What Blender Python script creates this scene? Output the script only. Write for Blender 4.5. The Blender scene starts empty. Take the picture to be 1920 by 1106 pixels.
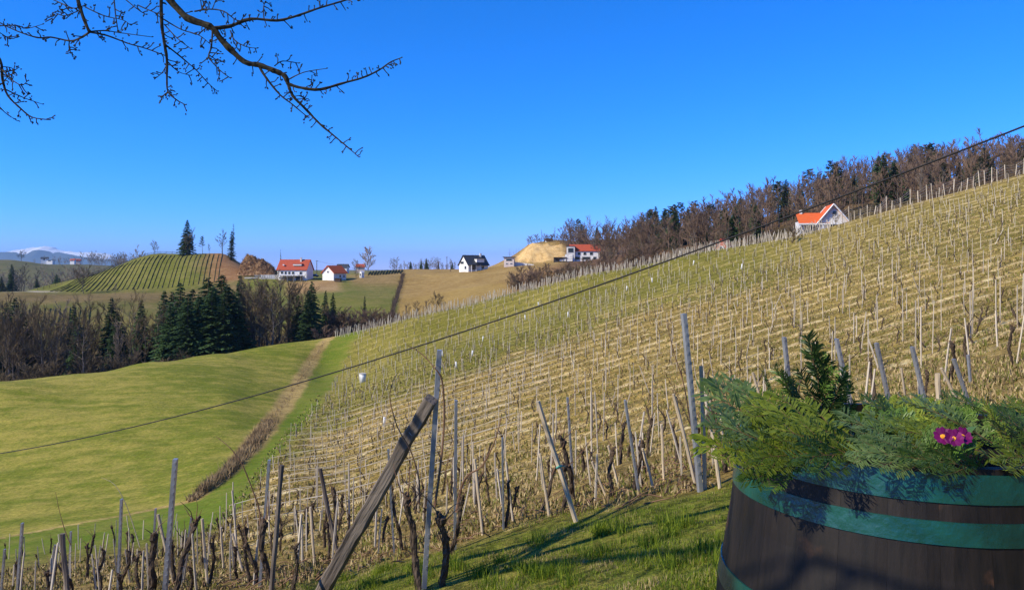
import bpy, math, random
import numpy as np
from mathutils import Vector, Matrix, Euler
R = math.radians
scene = bpy.context.scene
col = scene.collection
# ------------------------------------------------------------------ camera
F, CX, HY = 1440.0, 960.0, 505.0          # focal length in photo pixels, centre column, row of eye level
cam = bpy.data.cameras.new('camera'); camo = bpy.data.objects.new('camera', cam); col.objects.link(camo)
cam.sensor_width = 36.0; cam.lens = 27.0; cam.shift_y = -48/1920.0
cam.clip_start = 0.05; cam.clip_end = 60000
camo.location = (0, 0, 0); camo.rotation_euler = (R(90), 0, 0)
scene.camera = camo
# ------------------------------------------------------------------ sky and sun
SUN_EL, SUN_AZ = 36.0, -116.0             # degrees; azimuth measured from the view direction, negative = left
world = bpy.data.worlds.new('World'); scene.world = world; world.use_nodes = True
wn = world.node_tree; wn.nodes.clear()
sky = wn.nodes.new('ShaderNodeTexSky'); sky.sky_type = 'NISHITA'; sky.sun_disc = False
sky.sun_elevation = R(SUN_EL); sky.sun_rotation = R(SUN_AZ)
sky.altitude = 400; sky.air_density = 0.7; sky.dust_density = 0.0; sky.ozone_density = 4.0
SKY_STRENGTH = 0.105
# the photograph's deep phone-camera blue: one grade for the whole sky, channel by channel
sc_ = wn.nodes.new('ShaderNodeSeparateColor'); cc_ = wn.nodes.new('ShaderNodeCombineColor'); wn.links.new(sky.outputs[0], sc_.inputs[0])
for k_, (gain, power) in enumerate(((2.0, 2.5), (1.06, 1.0), (2.2, 1.0))):
    n0 = wn.nodes.new('ShaderNodeMath'); n0.operation = 'MULTIPLY'; n0.inputs[1].default_value = SKY_STRENGTH; wn.links.new(sc_.outputs[k_], n0.inputs[0])
    n1 = wn.nodes.new('ShaderNodeMath'); n1.operation = 'POWER'; n1.inputs[1].default_value = power; wn.links.new(n0.outputs[0], n1.inputs[0])
    n2 = wn.nodes.new('ShaderNodeMath'); n2.operation = 'MULTIPLY'; n2.inputs[1].default_value = gain/SKY_STRENGTH; wn.links.new(n1.outputs[0], n2.inputs[0])
    wn.links.new(n2.outputs[0], cc_.inputs[k_])
bg = wn.nodes.new('ShaderNodeBackground'); bg.inputs['Strength'].default_value = SKY_STRENGTH
wo = wn.nodes.new('ShaderNodeOutputWorld')
wn.links.new(cc_.outputs[0], bg.inputs[0]); wn.links.new(bg.outputs[0], wo.inputs[0])
sl = bpy.data.lights.new('sun', 'SUN'); sl.energy = 5.0; sl.angle = R(0.53); sl.color = (1.0, 0.90, 0.71)
so = bpy.data.objects.new('sun', sl); col.objects.link(so)
SV = Vector((math.sin(R(SUN_AZ))*math.cos(R(SUN_EL)), math.cos(R(SUN_AZ))*math.cos(R(SUN_EL)), math.sin(R(SUN_EL))))
so.rotation_euler = SV.to_track_quat('Z', 'Y').to_euler()
scene.view_settings.view_transform = 'Standard'; scene.view_settings.look = 'None'
scene.view_settings.exposure = 0.22; scene.view_settings.gamma = 1.0
# ------------------------------------------------------------------ helpers
rng = np.random.default_rng(7); rnd = random.Random(11)
def link(o, parent=None):
    col.objects.link(o)
    if parent is not None: o.parent = parent
    return o
def tag(o, label=None, cat=None, group=None, kind=None):
    if label: o['label'] = label
    if cat: o['category'] = cat
    if group: o['group'] = group
    if kind: o['kind'] = kind
    return o
def empty(name, loc=(0, 0, 0), rz=0.0, label=None, cat=None, group=None):
    o = bpy.data.objects.new(name, None); o.empty_display_size = .2
    o.location = loc; o.rotation_euler = (0, 0, rz); link(o); return tag(o, label, cat, group)
def copy_tree(o, parent=None):
    c = o.copy(); col.objects.link(c); c.parent = parent
    for ch in o.children: copy_tree(ch, c)
    return c
class MB:
    def __init__(s): s.v = []; s.f = []; s.m = []
    def add(s, vs, fs, mi=0):
        b = len(s.v); s.v.extend(vs); s.f.extend([tuple(i+b for i in f) for f in fs]); s.m.extend([mi]*len(fs)); return s
    def box(s, c, d, mi=0, rot=None):
        h = [x/2 for x in d]; vs = []
        for z in (-1, 1):
            for x, y in ((-1, -1), (1, -1), (1, 1), (-1, 1)):
                p = Vector((x*h[0], y*h[1], z*h[2]))
                if rot is not None: p = rot @ p
                vs.append((p.x+c[0], p.y+c[1], p.z+c[2]))
        return s.add(vs, [(3, 2, 1, 0), (4, 5, 6, 7), (0, 1, 5, 4), (1, 2, 6, 5), (2, 3, 7, 6), (3, 0, 4, 7)], mi)
    def tube(s, pts, rad, n=6, mi=0, cap=True, jit=0.0, prof=None):
        pts = [Vector(p) for p in pts]; k = len(pts)
        if not hasattr(rad, '__len__'): rad = [rad]*k
        up = Vector((0, 0, 1)); t0 = (pts[1]-pts[0]).normalized()
        if abs(t0.dot(up)) > .9: up = Vector((0, 1, 0))
        a = t0.cross(up).normalized(); vs = []
        for i in range(k):
            t = (pts[min(i+1, k-1)]-pts[max(i-1, 0)])
            if t.length < 1e-9: t = t0
            t = t.normalized(); a = a - t*a.dot(t)
            if a.length < 1e-6: a = t.orthogonal()
            a.normalize(); b = t.cross(a)
            for j in range(n):
                if prof: ca, sa = prof[j]
                else: ca, sa = math.cos(2*math.pi*j/n), math.sin(2*math.pi*j/n)
                r = rad[i]*(1+(rnd.uniform(-jit, jit) if jit else 0))
                p = pts[i]+(a*ca+b*sa)*r; vs.append((p.x, p.y, p.z))
        fs = []
        for i in range(k-1):
            for j in range(n):
                q = (j+1) % n; fs.append((i*n+j, i*n+q, (i+1)*n+q, (i+1)*n+j))
        if cap: fs.append(tuple(range(n-1, -1, -1))); fs.append(tuple((k-1)*n+j for j in range(n)))
        return s.add(vs, fs, mi)
    def mesh(s, name, mats, smooth=False):
        me = bpy.data.meshes.new(name); me.from_pydata(s.v, [], s.f)
        for m in (mats if isinstance(mats, (list, tuple)) else [mats]): me.materials.append(m)
        if any(s.m): me.polygons.foreach_set('material_index', s.m)
        if smooth: me.polygons.foreach_set('use_smooth', [True]*len(me.polygons))
        me.update(); return me
    def build(s, name, mats, parent=None, smooth=False):
        return link(bpy.data.objects.new(name, s.mesh(name, mats, smooth)), parent)
def np_mesh(name, V, Q, mats, smooth=False, attrs=None):
    V = np.asarray(V, np.float32); Q = np.asarray(Q, np.int32); n = Q.shape[1]
    me = bpy.data.meshes.new(name); me.vertices.add(len(V)); me.vertices.foreach_set('co', V.ravel())
    me.loops.add(Q.size); me.loops.foreach_set('vertex_index', Q.ravel())
    me.polygons.add(len(Q)); me.polygons.foreach_set('loop_start', np.arange(0, Q.size, n, dtype=np.int32))
    me.polygons.foreach_set('loop_total', np.full(len(Q), n, np.int32))
    if smooth: me.polygons.foreach_set('use_smooth', np.ones(len(Q), bool))
    for k, arr in (attrs or {}).items():
        a = me.attributes.new(k, 'FLOAT_COLOR', 'POINT')
        c = np.ones((len(V), 4), np.float32); c[:, :3] = arr; a.data.foreach_set('color', c.ravel())
    for m in (mats if isinstance(mats, (list, tuple)) else [mats]): me.materials.append(m)
    me.update(calc_edges=True); me.validate(); return me
# ---- numpy noise
def _h(ix, iy, s):
    n = (ix.astype(np.int64)*374761393 + iy.astype(np.int64)*668265263 + s*1442695041) & 0x7fffffff
    n = ((n ^ (n >> 13))*1274126177) & 0x7fffffff
    return ((n ^ (n >> 16)) & 0xffff)/65535.0
def vnoise(x, y, s=0):
    x = np.asarray(x, float); y = np.asarray(y, float)
    ix = np.floor(x); iy = np.floor(y); fx = x-ix; fy = y-iy; fx = fx*fx*(3-2*fx); fy = fy*fy*(3-2*fy)
    a = _h(ix, iy, s); b = _h(ix+1, iy, s); c = _h(ix, iy+1, s); d = _h(ix+1, iy+1, s)
    return (a*(1-fx)+b*fx)*(1-fy)+(c*(1-fx)+d*fx)*fy
def fbm(x, y, s=0, o=4):
    t = 0; a = .5
    for k in range(o): t = t+a*vnoise(np.asarray(x)*2**k, np.asarray(y)*2**k, s+k); a *= .5
    return t/(1-.5**o)
ONES = ['first', 'second', 'third', 'fourth', 'fifth', 'sixth', 'seventh', 'eighth', 'ninth', 'tenth', 'eleventh', 'twelfth', 'thirteenth', 'fourteenth', 'fifteenth', 'sixteenth', 'seventeenth', 'eighteenth', 'nineteenth']
def nth(i):
    if i <= 19: return ONES[i-1]
    t, u = divmod(i, 10); return ({2: 'twentieth', 3: 'thirtieth', 4: 'fortieth'}[t] if u == 0 else {2: 'twenty', 3: 'thirty', 4: 'forty'}[t]+'-'+ONES[u-1])
def sstep(a, b, x):
    t = np.clip((x-a)/(b-a), 0, 1); return t*t*(3-2*t)
def pchip(x, y, xi):
    x = np.asarray(x, float); y = np.asarray(y, float); xi = np.clip(np.asarray(xi, float), x[0], x[-1])
    h = np.diff(x); dl = np.diff(y)/h; n = len(x); d = np.zeros(n)
    for i in range(1, n-1):
        if dl[i-1]*dl[i] > 0:
            w1 = 2*h[i]+h[i-1]; w2 = h[i]+2*h[i-1]; d[i] = (w1+w2)/(w1/dl[i-1]+w2/dl[i])
    d[0] = dl[0]; d[-1] = dl[-1]
    k = np.clip(np.searchsorted(x, xi, side='right')-1, 0, n-2); t = (xi-x[k])/h[k]
    return (1+2*t)*(1-t)**2*y[k]+t*(1-t)**2*h[k]*d[k]+t*t*(3-2*t)*y[k+1]+t*t*(t-1)*h[k]*d[k+1]
# ---- materials
def principled(name, color=(.5, .5, .5), rough=.8, spec=.3, metal=0.0):
    m = bpy.data.materials.new(name); m.use_nodes = True
    b = m.node_tree.nodes['Principled BSDF']
    b.inputs['Base Color'].default_value = (*color, 1); b.inputs['Roughness'].default_value = rough
    b.inputs['Specular IOR Level'].default_value = spec; b.inputs['Metallic'].default_value = metal
    return m, m.node_tree, b
def leafy(name, c1, c2, scale=1.2, trans=.45, rough=.6, per_obj=0.0):
    """thin leaf: noise-mixed colour, part of the light passes through"""
    m = noisy(name, c1, c2, scale, rough, .25, per_obj=per_obj); nt = m.node_tree; b = nt.nodes['Principled BSDF']
    t = nt.nodes.new('ShaderNodeBsdfTranslucent'); mx = nt.nodes.new('ShaderNodeMixShader'); mx.inputs[0].default_value = trans
    src = b.inputs['Base Color'].links[0].from_socket; nt.links.new(src, t.inputs[0]); out = nt.nodes['Material Output']
    nt.links.new(b.outputs[0], mx.inputs[1]); nt.links.new(t.outputs[0], mx.inputs[2]); nt.links.new(mx.outputs[0], out.inputs[0]); return m
def noisy(name, c1, c2, scale=5.0, rough=.85, spec=.2, bump=0.0, bscale=None, stretch=(1, 1, 1), detail=6, metal=0.0, per_obj=0.0, lo=.35, hi=.65, bdist=.02):
    """two colours mixed by noise in object space, optional bump and a random value for each object"""
    m, nt, b = principled(name, c1, rough, spec, metal); N = nt.nodes; L = nt.links
    tc = N.new('ShaderNodeTexCoord'); mp = N.new('ShaderNodeMapping'); mp.inputs['Scale'].default_value = stretch
    L.new(tc.outputs['Object'], mp.inputs[0])
    tx = N.new('ShaderNodeTexNoise'); tx.inputs['Scale'].default_value = scale; tx.inputs['Detail'].default_value = detail
    L.new(mp.outputs[0], tx.inputs['Vector'])
    rp = N.new('ShaderNodeValToRGB'); rp.color_ramp.elements[0].position = lo; rp.color_ramp.elements[1].position = hi
    rp.color_ramp.elements[0].color = (*c1, 1); rp.color_ramp.elements[1].color = (*c2, 1)
    L.new(tx.outputs[0], rp.inputs[0]); out = rp.outputs[0]
    if per_obj:
        oi = N.new('ShaderNodeObjectInfo'); mr = N.new('ShaderNodeMapRange')
        mr.inputs['To Min'].default_value = 1-per_obj; mr.inputs['To Max'].default_value = 1+per_obj
        L.new(oi.outputs['Random'], mr.inputs[0]); h = N.new('ShaderNodeHueSaturation')
        L.new(mr.outputs[0], h.inputs['Value']); L.new(out, h.inputs['Color']); out = h.outputs[0]
    L.new(out, b.inputs['Base Color'])
    if bump:
        t2 = N.new('ShaderNodeTexNoise'); t2.inputs['Scale'].default_value = bscale or scale*3; t2.inputs['Detail'].default_value = 5
        L.new(mp.outputs[0], t2.inputs['Vector']); bp = N.new('ShaderNodeBump'); bp.inputs['Strength'].default_value = bump
        bp.inputs['Distance'].default_value = bdist; L.new(t2.outputs[0], bp.inputs['Height']); L.new(bp.outputs[0], b.inputs['Normal'])
    return m
# ------------------------------------------------------------------ terrain
QD = [3, 4.5, 6, 8, 10, 15, 25, 40, 60, 90, 130, 150, 175]
QV = [.70, .533, .45, .3875, .35, .30, .258, .205, .155, .105, .062, .036, .012]
def qf(d): return float(pchip(np.log(QD), QV, [math.log(d)])[0])
def vine(px, D, pyD, tail):
    ds = [3, 4.5, 6, 8, 10, 15, 25, 40, 60, 90, 110, 130]
    L = [(d, HY-.29*(px-CX)+F*qf(d)) for d in ds if d < D*.9]
    return L+[(D, pyD)]+tail
FAR = [(700, 512), (1500, 508), (4000, 507), (17000, 506)]
COLS = {
 -2600: [(3, 1700), (10, 1500), (20, 1350), (40, 1100), (100, 790), (130, 800), (200, 770), (300, 660), (380, 600), (500, 590)]+FAR,
 -400: [(3, 1650), (5, 1420), (10, 1265), (15, 1195), (25, 1130), (40, 1060), (55, 960), (70, 870), (85, 800), (100, 752), (115, 758), (130, 775), (160, 760), (200, 730), (250, 670), (300, 620), (340, 580), (355, 562), (380, 565), (450, 565), (600, 545), (700, 510), (760, 498), (900, 505), (1500, 508), (4000, 507), (17000, 506)],
 0: [(3, 1590), (5, 1360), (10, 1190), (15, 1130), (25, 1075), (40, 1000), (55, 920), (70, 840), (85, 765), (100, 715), (115, 722), (130, 745), (160, 738), (200, 702), (250, 645), (300, 592), (340, 556), (355, 545), (380, 552), (450, 560), (600, 540), (700, 497), (760, 487), (900, 498), (1500, 508), (4000, 507), (17000, 506)],
 150: [(3, 1550), (5, 1330), (10, 1170), (15, 1112), (25, 1055), (40, 985), (55, 905), (70, 827), (90, 748), (110, 701), (123, 709), (142, 728), (165, 724), (200, 692), (250, 640), (300, 592), (340, 558), (358, 545), (372, 533), (387, 521), (400, 524), (450, 545), (600, 530), (800, 500), (900, 496), (1500, 507), (4000, 507), (17000, 506)],
 300: [(3, 1510), (5, 1300), (8, 1190), (10, 1150), (13, 1110), (20, 1060), (30, 1010), (40, 965), (55, 890), (75, 797), (95, 730), (113, 690), (124, 678), (137, 686), (151, 708), (172, 704), (200, 680), (250, 630), (300, 590), (330, 565), (355, 545), (375, 512), (395, 483), (407, 476), (450, 500), (600, 520), (900, 503), (1500, 507), (4000, 507), (17000, 506)],
 410: [(3, 1470), (5, 1280), (8, 1170), (10, 1128), (15, 1080), (25, 1018), (40, 940), (55, 872), (75, 793), (95, 733), (120, 685), (137, 664), (150, 672), (162, 694), (178, 693), (200, 672), (250, 620), (300, 580), (340, 547), (360, 525), (380, 497), (395, 479), (404, 473), (440, 492), (600, 515), (900, 505), (1500, 507), (4000, 507), (17000, 506)],
 490: [(3, 1445), (5, 1262), (8, 1150), (10, 1110), (15, 1062), (25, 1000), (40, 922), (60, 846), (80, 786), (105, 723), (132, 675), (149, 652), (162, 658), (174, 680), (188, 681), (210, 660), (250, 612), (300, 567), (340, 537), (352, 522), (366, 518), (385, 510), (420, 514), (600, 512), (900, 506), (1500, 507), (4000, 507), (17000, 506)],
 550: [(3, 1425), (5, 1245), (8, 1130), (10, 1095), (15, 1045), (25, 985), (40, 905), (60, 836), (80, 789), (105, 733), (130, 683), (155, 643), (168, 650), (180, 668), (200, 663), (250, 606), (300, 565), (340, 535), (352, 523), (366, 519), (390, 512), (425, 516), (600, 512), (900, 506), (1500, 507), (4000, 507), (17000, 506)],
 610: vine(610, 160, 634, [(172, 645), (185, 664), (210, 650), (250, 602), (290, 566), (330, 538), (350, 526), (365, 522), (390, 515), (430, 518), (600, 511)]+FAR),
 750: vine(750, 156, 600, [(168, 608), (185, 622), (210, 612), (250, 588), (300, 556), (340, 531), (365, 515), (400, 507), (450, 510), (600, 510)]+FAR),
 900: vine(900, 153, 566, [(165, 574), (180, 584), (205, 582), (250, 560), (300, 535), (340, 515), (362, 507), (400, 504), (450, 509), (600, 510)]+FAR),
 960: vine(960, 152, 550, [(165, 559), (180, 569), (205, 567), (250, 548), (300, 525), (335, 508), (352, 499), (370, 494), (390, 487), (410, 482), (450, 492), (600, 505)]+FAR),
 1000: vine(1000, 151, 541, [(165, 549), (180, 558), (205, 556), (250, 538), (300, 517), (335, 502), (356, 496), (366, 493), (374, 470), (386, 461), (420, 458), (470, 470), (600, 500)]+FAR),
 1045: vine(1045, 150, 529, [(165, 537), (180, 546), (205, 543), (250, 526), (300, 508), (340, 494), (357, 491), (367, 487), (376, 465), (390, 458), (430, 452), (480, 465), (600, 495)]+FAR),
 1100: vine(1100, 149, 515, [(165, 524), (180, 532), (205, 528), (250, 511), (300, 497), (340, 491), (362, 488), (380, 474), (420, 457), (450, 452), (520, 470), (600, 490)]+FAR),
 1200: vine(1200, 146, 498, [(160, 505), (175, 514), (205, 508), (250, 490), (300, 475), (350, 460), (400, 449), (430, 447), (500, 465), (600, 485)]+FAR),
 1300: vine(1300, 140, 475, [(155, 483), (170, 491), (200, 486), (250, 466), (300, 446), (340, 434), (370, 431), (420, 442), (600, 480)]+FAR),
 1500: vine(1500, 128, 440, [(140, 446), (155, 453), (175, 449), (200, 440), (250, 414), (290, 397), (320, 390), (380, 405), (600, 470)]+FAR),
 1700: vine(1700, 126, 386, [(138, 392), (152, 399), (175, 396), (200, 385), (240, 367), (280, 353), (310, 348), (360, 362), (600, 455)]+FAR),
 1920: vine(1920, 123, 326, [(135, 333), (150, 340), (175, 338), (200, 335), (240, 328), (280, 322), (310, 320), (360, 338), (600, 440)]+FAR),
 2400: vine(2400, 120, 185, [(135, 192), (160, 200), (200, 200), (280, 195), (360, 215), (600, 400)]+FAR),
 4500: [(3, 400), (6, 60), (10, -100), (20, -250), (40, -400), (120, -500), (280, -350), (400, -150), (600, 200), (1000, 450), (1500, 500), (17000, 506)],
}
PXC = np.array(sorted(COLS)); NL = 700
LD = np.linspace(math.log(3.0), math.log(17000), NL)
T0 = np.array([pchip([math.log(d) for d, _ in COLS[p]], [y for _, y in COLS[p]], LD) for p in PXC])   # column x depth
PXG = np.concatenate([np.arange(-2600, -200, 50), np.arange(-200, 2200, 8), np.arange(2200, 4501, 50)]).astype(float)
TAB = np.empty((len(PXG), NL))
for j in range(NL): TAB[:, j] = pchip(PXC, T0[:, j], PXG)
def tab_py(px, d):
    px = np.clip(px, PXG[0], PXG[-1]); l = np.clip(np.log(np.maximum(d, 1e-3)), LD[0], LD[-1])
    i = np.clip(np.searchsorted(PXG, px, side='right')-1, 0, len(PXG)-2); fi = (px-PXG[i])/(PXG[i+1]-PXG[i])
    t = (l-LD[0])/(LD[1]-LD[0]); j = np.clip(t.astype(int), 0, NL-2); fj = t-j
    return (TAB[i, j]*(1-fi)+TAB[i+1, j]*fi)*(1-fj)+(TAB[i, j+1]*(1-fi)+TAB[i+1, j+1]*fi)*fj
ROWS = 3.75                                                     # depth between two vine terraces
CRX = [-400, 0, 150, 300, 410, 490, 550, 610, 750, 900, 1000, 1100, 1200, 1300, 1500, 1700, 1920, 2400]
CRD = [100, 100, 110, 124, 137, 149, 155, 160, 156, 153, 151, 149, 146, 140, 128, 126, 123, 120]
def crest_d(px): return np.interp(px, CRX, CRD)
RBY = [600, 632, 690, 745, 800, 880, 950, 1010, 1060, 1200]      # left end of the vine rows: row of the photo -> column
RBX = [690, 662, 640, 608, 562, 500, 450, 380, 300, -100]
DTY = [600, 637, 690, 740, 790, 840, 890, 938, 962, 985, 1020, 1200]   # the dry ditch
DTX = [640, 612, 577, 545, 508, 470, 425, 362, 250, 120, -60, -600]
def height(x, y, detail=True):
    x = np.asarray(x, float); y = np.asarray(y, float)
    d = np.maximum(y, 3.0); px = CX+F*x/np.maximum(y, 3.0)
    py = tab_py(px, d); zt = -(py-HY)/F*d
    sx = .25+.04*np.tanh(x/3.0)
    zp = -1.5-.2*np.maximum(y, -30)+sx*np.clip(x, -60, 60)
    w = sstep(5, 9, y); z = zp*(1-w)+zt*w
    if detail:
        near = sstep(1.5, 6, np.hypot(x, y))
        z = z+near*(fbm(x*.35, y*.35, 3)-.5)*.22+(fbm(x*1.7, y*1.7, 9)-.5)*.07*near
        far = sstep(90, 260, y); z = z+far*(fbm(x*.04, y*.04, 5)-.5)*2.2
        rb = np.interp(py, RBY, RBX); cd = crest_d(px)
        m = sstep(13, 20, y)*sstep(2, -6, y-cd)*sstep(-10, 30, px-rb)
        yy = y+.9*(fbm(x*.15, y*.15, 21)-.5)
        fr = yy/ROWS-np.floor(yy/ROWS)                            # terrace: a tread and a short bank
        saw = np.where(fr < .72, -fr/.72, (fr-.72)/.28-1)+.5
        z = z+m*saw*.17
        bank = sstep(950, 965, px)*sstep(1075, 1060, px)*sstep(360, 368, y)*sstep(402, 394, y)
        z = z+bank*((fbm(x*.9, y*.35, 41)-.5)*2.6+(fbm(x*.25, y*.2, 43)-.5)*3.0)
    return z
def gz(x, y): return float(height(np.array([x]), np.array([y]))[0])
def at(px, d):                                                  # a point of the ground in that column at that depth
    x = (px-CX)/F*d; return Vector((x, d, gz(x, d)))
def hit(px, py, d0=2.5, d1=450.0):                               # where the sight line through a photo pixel meets the ground
    ds = np.exp(np.linspace(math.log(d0), math.log(d1), 1500)); u = (px-CX)/F
    z = height(u*ds, ds); zl = -(py-HY)/F*ds; k = np.argmax(z >= zl)
    return Vector((u*ds[k], ds[k], z[k])) if (z >= zl).any() else Vector((u*d1, d1, z[-1]))
def pix(px, py, d): return Vector(((px-CX)/F*d, d, -(py-HY)/F*d))
# ------------------------------------------------------------------ ground: one sheet from the feet to the horizon
def ground_mat():
    m, nt, b = principled('ground_cover', rough=.95, spec=.08); N = nt.nodes; L = nt.links
    def at_(n):
        a = N.new('ShaderNodeAttribute'); a.attribute_name = n; return a
    A, B, K = at_('cola'), at_('colb'), at_('mask')
    sep = N.new('ShaderNodeSeparateColor'); L.new(K.outputs['Color'], sep.inputs[0])
    geo = N.new('ShaderNodeNewGeometry')
    def noise(sc, det, rough=.6, st=(1, 1, 1)):
        mp = N.new('ShaderNodeMapping'); mp.inputs['Scale'].default_value = st; L.new(geo.outputs['Position'], mp.inputs[0])
        t = N.new('ShaderNodeTexNoise'); t.inputs['Scale'].default_value = sc; t.inputs['Detail'].default_value = det
        t.inputs['Roughness'].default_value = rough; L.new(mp.outputs[0], t.inputs['Vector']); return t.outputs[0]
    def math_(op, a, c, clamp=False):
        x = N.new('ShaderNodeMath'); x.operation = op; x.use_clamp = clamp
        for i, v in enumerate((a, c)):
            if v is None: continue
            if isinstance(v, (int, float)): x.inputs[i].default_value = v
            else: L.new(v, x.inputs[i])
        return x.outputs[0]
    def mix(f, a, c, blend='MIX'):
        x = N.new('ShaderNodeMix'); x.data_type = 'RGBA'; x.blend_type = blend
        for s, v in ((0, f), (6, a), (7, c)):
            if isinstance(v, (int, float)): x.inputs[s].default_value = v
            elif isinstance(v, tuple): x.inputs[s].default_value = (*v, 1)
            else: L.new(v, x.inputs[s])
        return x.outputs[2]
    def ramp(v, lo, hi):
        r = N.new('ShaderNodeMapRange'); r.interpolation_type = 'SMOOTHSTEP'; r.inputs[1].default_value = lo; r.inputs[2].default_value = hi; L.new(v, r.inputs[0]); return r.outputs[0]
    big = noise(.055, 4); mid = noise(.5, 5, .65); fine = noise(3.2, 6, .75); streak = noise(.35, 5, .65, (.35, 1.5, 1.0))
    f = math_('ADD', math_('MULTIPLY', big, .8), math_('ADD', math_('MULTIPLY', mid, .8), math_('MULTIPLY', streak, .8)))
    f = math_('ADD', f, math_('MULTIPLY', fine, .9))
    f = ramp(f, 1.42, 1.92)
    c = mix(f, A.outputs['Color'], B.outputs['Color'])
    # straw left lying along the banks between the vine rows
    fr = math_('FRACT', sep.outputs[1], None)
    sw = noise(.9, 5, .75, (.6, 1, 1))
    e1 = ramp(fr, .70, .77); e2 = ramp(fr, .95, .84)
    band = math_('MULTIPLY', math_('MULTIPLY', e1, e2), ramp(sw, .42, .60))
    band = math_('MULTIPLY', band, sep.outputs[0], True)
    c = mix(band, c, (.60, .46, .22))
    # shade beneath the straw lines, painted into the ground colour as a darker band
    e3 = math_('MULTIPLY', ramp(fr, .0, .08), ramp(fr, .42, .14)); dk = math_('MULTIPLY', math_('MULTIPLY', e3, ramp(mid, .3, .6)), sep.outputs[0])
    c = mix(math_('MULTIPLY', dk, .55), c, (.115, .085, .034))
    # salt and pepper of single tufts
    sp = noise(4.2, 5, .85); c = mix(math_('MULTIPLY', sep.outputs[2], .75), c, mix(ramp(sp, .40, .60), (.20, .20, .20), (.80, .80, .80)), 'OVERLAY')
    L.new(c, b.inputs['Base Color'])
    bh = math_('ADD', math_('MULTIPLY', fine, .6), math_('MULTIPLY', mid, .8)); bp = N.new('ShaderNodeBump')
    L.new(math_('MULTIPLY', math_('MULTIPLY', sep.outputs[2], sep.outputs[2]), .9), bp.inputs['Strength']); bp.inputs['Distance'].default_value = .30
    L.new(bh, bp.inputs['Height']); L.new(bp.outputs[0], b.inputs['Normal'])
    return m
def seg(xs, ys, x): return np.interp(x, xs, ys)
EDX = [-1200, -100, 300, 610, 800, 1000, 1340, 1600, 1920, 2400, 4000]     # near edge of the vines = far edge of the lawn
EDY = [1500, 1230, 1160, 1088, 1040, 978, 918, 840, 765, 620, 100]
def zones(x, y, z):
    n = len(x); ys = np.maximum(y, .5); px = CX+F*x/ys; py = HY-F*z/ys
    A = np.empty((n, 3)); B = np.empty((n, 3)); K = np.zeros((n, 3)); K[:, 2] = 1
    A[:] = (.10, .13, .018); B[:] = (.26, .22, .07)                             # lawn and dry patches
    def put(w, a, b_):
        w = np.clip(w, 0, 1)[:, None]; A[:] = A*(1-w)+np.array(a)*w; B[:] = B*(1-w)+np.array(b_)*w
    cd = crest_d(px); jx = (fbm(x*.25, y*.25, 31)-.5)
    lawn = np.where(y < 2.5, 1, sstep(-14, 14, py-seg(EDX, EDY, px)+jx*60))
    lawn = np.where(y > 30, 0, lawn)
    nv = 1-lawn
    put(nv, (.20, .15, .058), (.39, .29, .13))                                 # vineyard floor, dry
    rb = seg(RBY, RBX, py)+jx*26; dt = seg(DTY, DTX, py)+jx*14
    inv = sstep(-8, 14, px-rb); mid = nv*sstep(14, 22, y)
    # near block on the left: a little greener
    put(nv*sstep(20, 34, y)*(1-inv), (.125, .125, .03), (.24, .21, .075))
    # rows: tan below, green above
    gl = seg([300, 560, 700, 830, 1000, 1250, 1450, 1600, 1920, 2400], [960, 850, 775, 728, 662, 585, 548, 520, 470, 400], px)
    green = sstep(10, -26, py-gl+jx*70)
    put(mid*inv*(1-green), (.215, .165, .052), (.40, .30, .12))
    gr = sstep(1350, 1750, px)
    put(mid*inv*green*(1-gr), (.140, .142, .026), (.25, .225, .065))
    put(mid*inv*green*gr, (.175, .150, .040), (.33, .265, .10))
    gb = sstep(1250, 1550, px)*mid*inv*(1-green); put(gb*.5, (.165, .145, .036), (.34, .265, .10))
    put(mid*inv*sstep(1500, 1700, px)*sstep(12, 0, cd-y)*.8, (.22, .165, .07), (.33, .26, .11))
    K[:, 0] = mid*inv*(1-.72*green*(1-gr)-.35*green*gr)
    # bright green strip beside the ditch, then the meadow
    strip = nv*sstep(24, 34, y)*(1-inv)*sstep(-6, 8, px-dt)
    put(strip, (.105, .165, .014), (.175, .195, .04))
    md = nv*sstep(26, 40, y)*(1-sstep(-6, 8, px-dt))
    put(md, (.130, .165, .018), (.31, .28, .075))
    K[:, 2] = 1-.5*np.clip(md+strip, 0, 1)
    wdt = seg([600, 640, 720, 790, 830, 900, 940, 975, 1030], [8, 10, 18, 23, 25, 16, 11, 7, 4], py)
    dd = nv*sstep(24, 32, y)*sstep(1.25, .7, np.abs(px-dt)/wdt); put(dd*.9, (.24, .17, .08), (.46, .35, .17))
    # beyond the crest
    far = sstep(0, 10, y-cd-2)
    put(far, (.060, .050, .026), (.115, .085, .042))
    H = sstep(225, 260, y)
    L1 = H*sstep(470, 445, px)
    put(L1, (.095, .11, .026), (.19, .155, .065))
    put(L1*sstep(350, 362, y)*sstep(410, 340, px+jx*30), (.115, .135, .022), (.20, .195, .06))
    put(L1*sstep(350, 362, y)*sstep(370, 415, px+jx*40), (.22, .115, .055), (.30, .19, .10))
    put(L1*sstep(322, 334, y)*sstep(354, 346, y)*.8, (.13, .10, .045), (.22, .165, .085))
    put(L1*sstep(353.5, 355, y)*sstep(361, 359, y)*sstep(130, 60, px), (.36, .33, .29), (.42, .39, .34))   # pale gravel track
    L2 = H*sstep(445, 475, px)*sstep(752, 742, px+jx*6)
    put(L2, (.105, .135, .026), (.19, .175, .06))
    put(L2*sstep(525, 550, px)*sstep(650, 625, px)*sstep(310, 322, y)*sstep(349, 342, y), (.26, .17, .08), (.36, .26, .14))
    put(L2*sstep(640, 670, px+jx*60)*sstep(320, 345, y), (.20, .15, .06), (.30, .22, .10))
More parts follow.
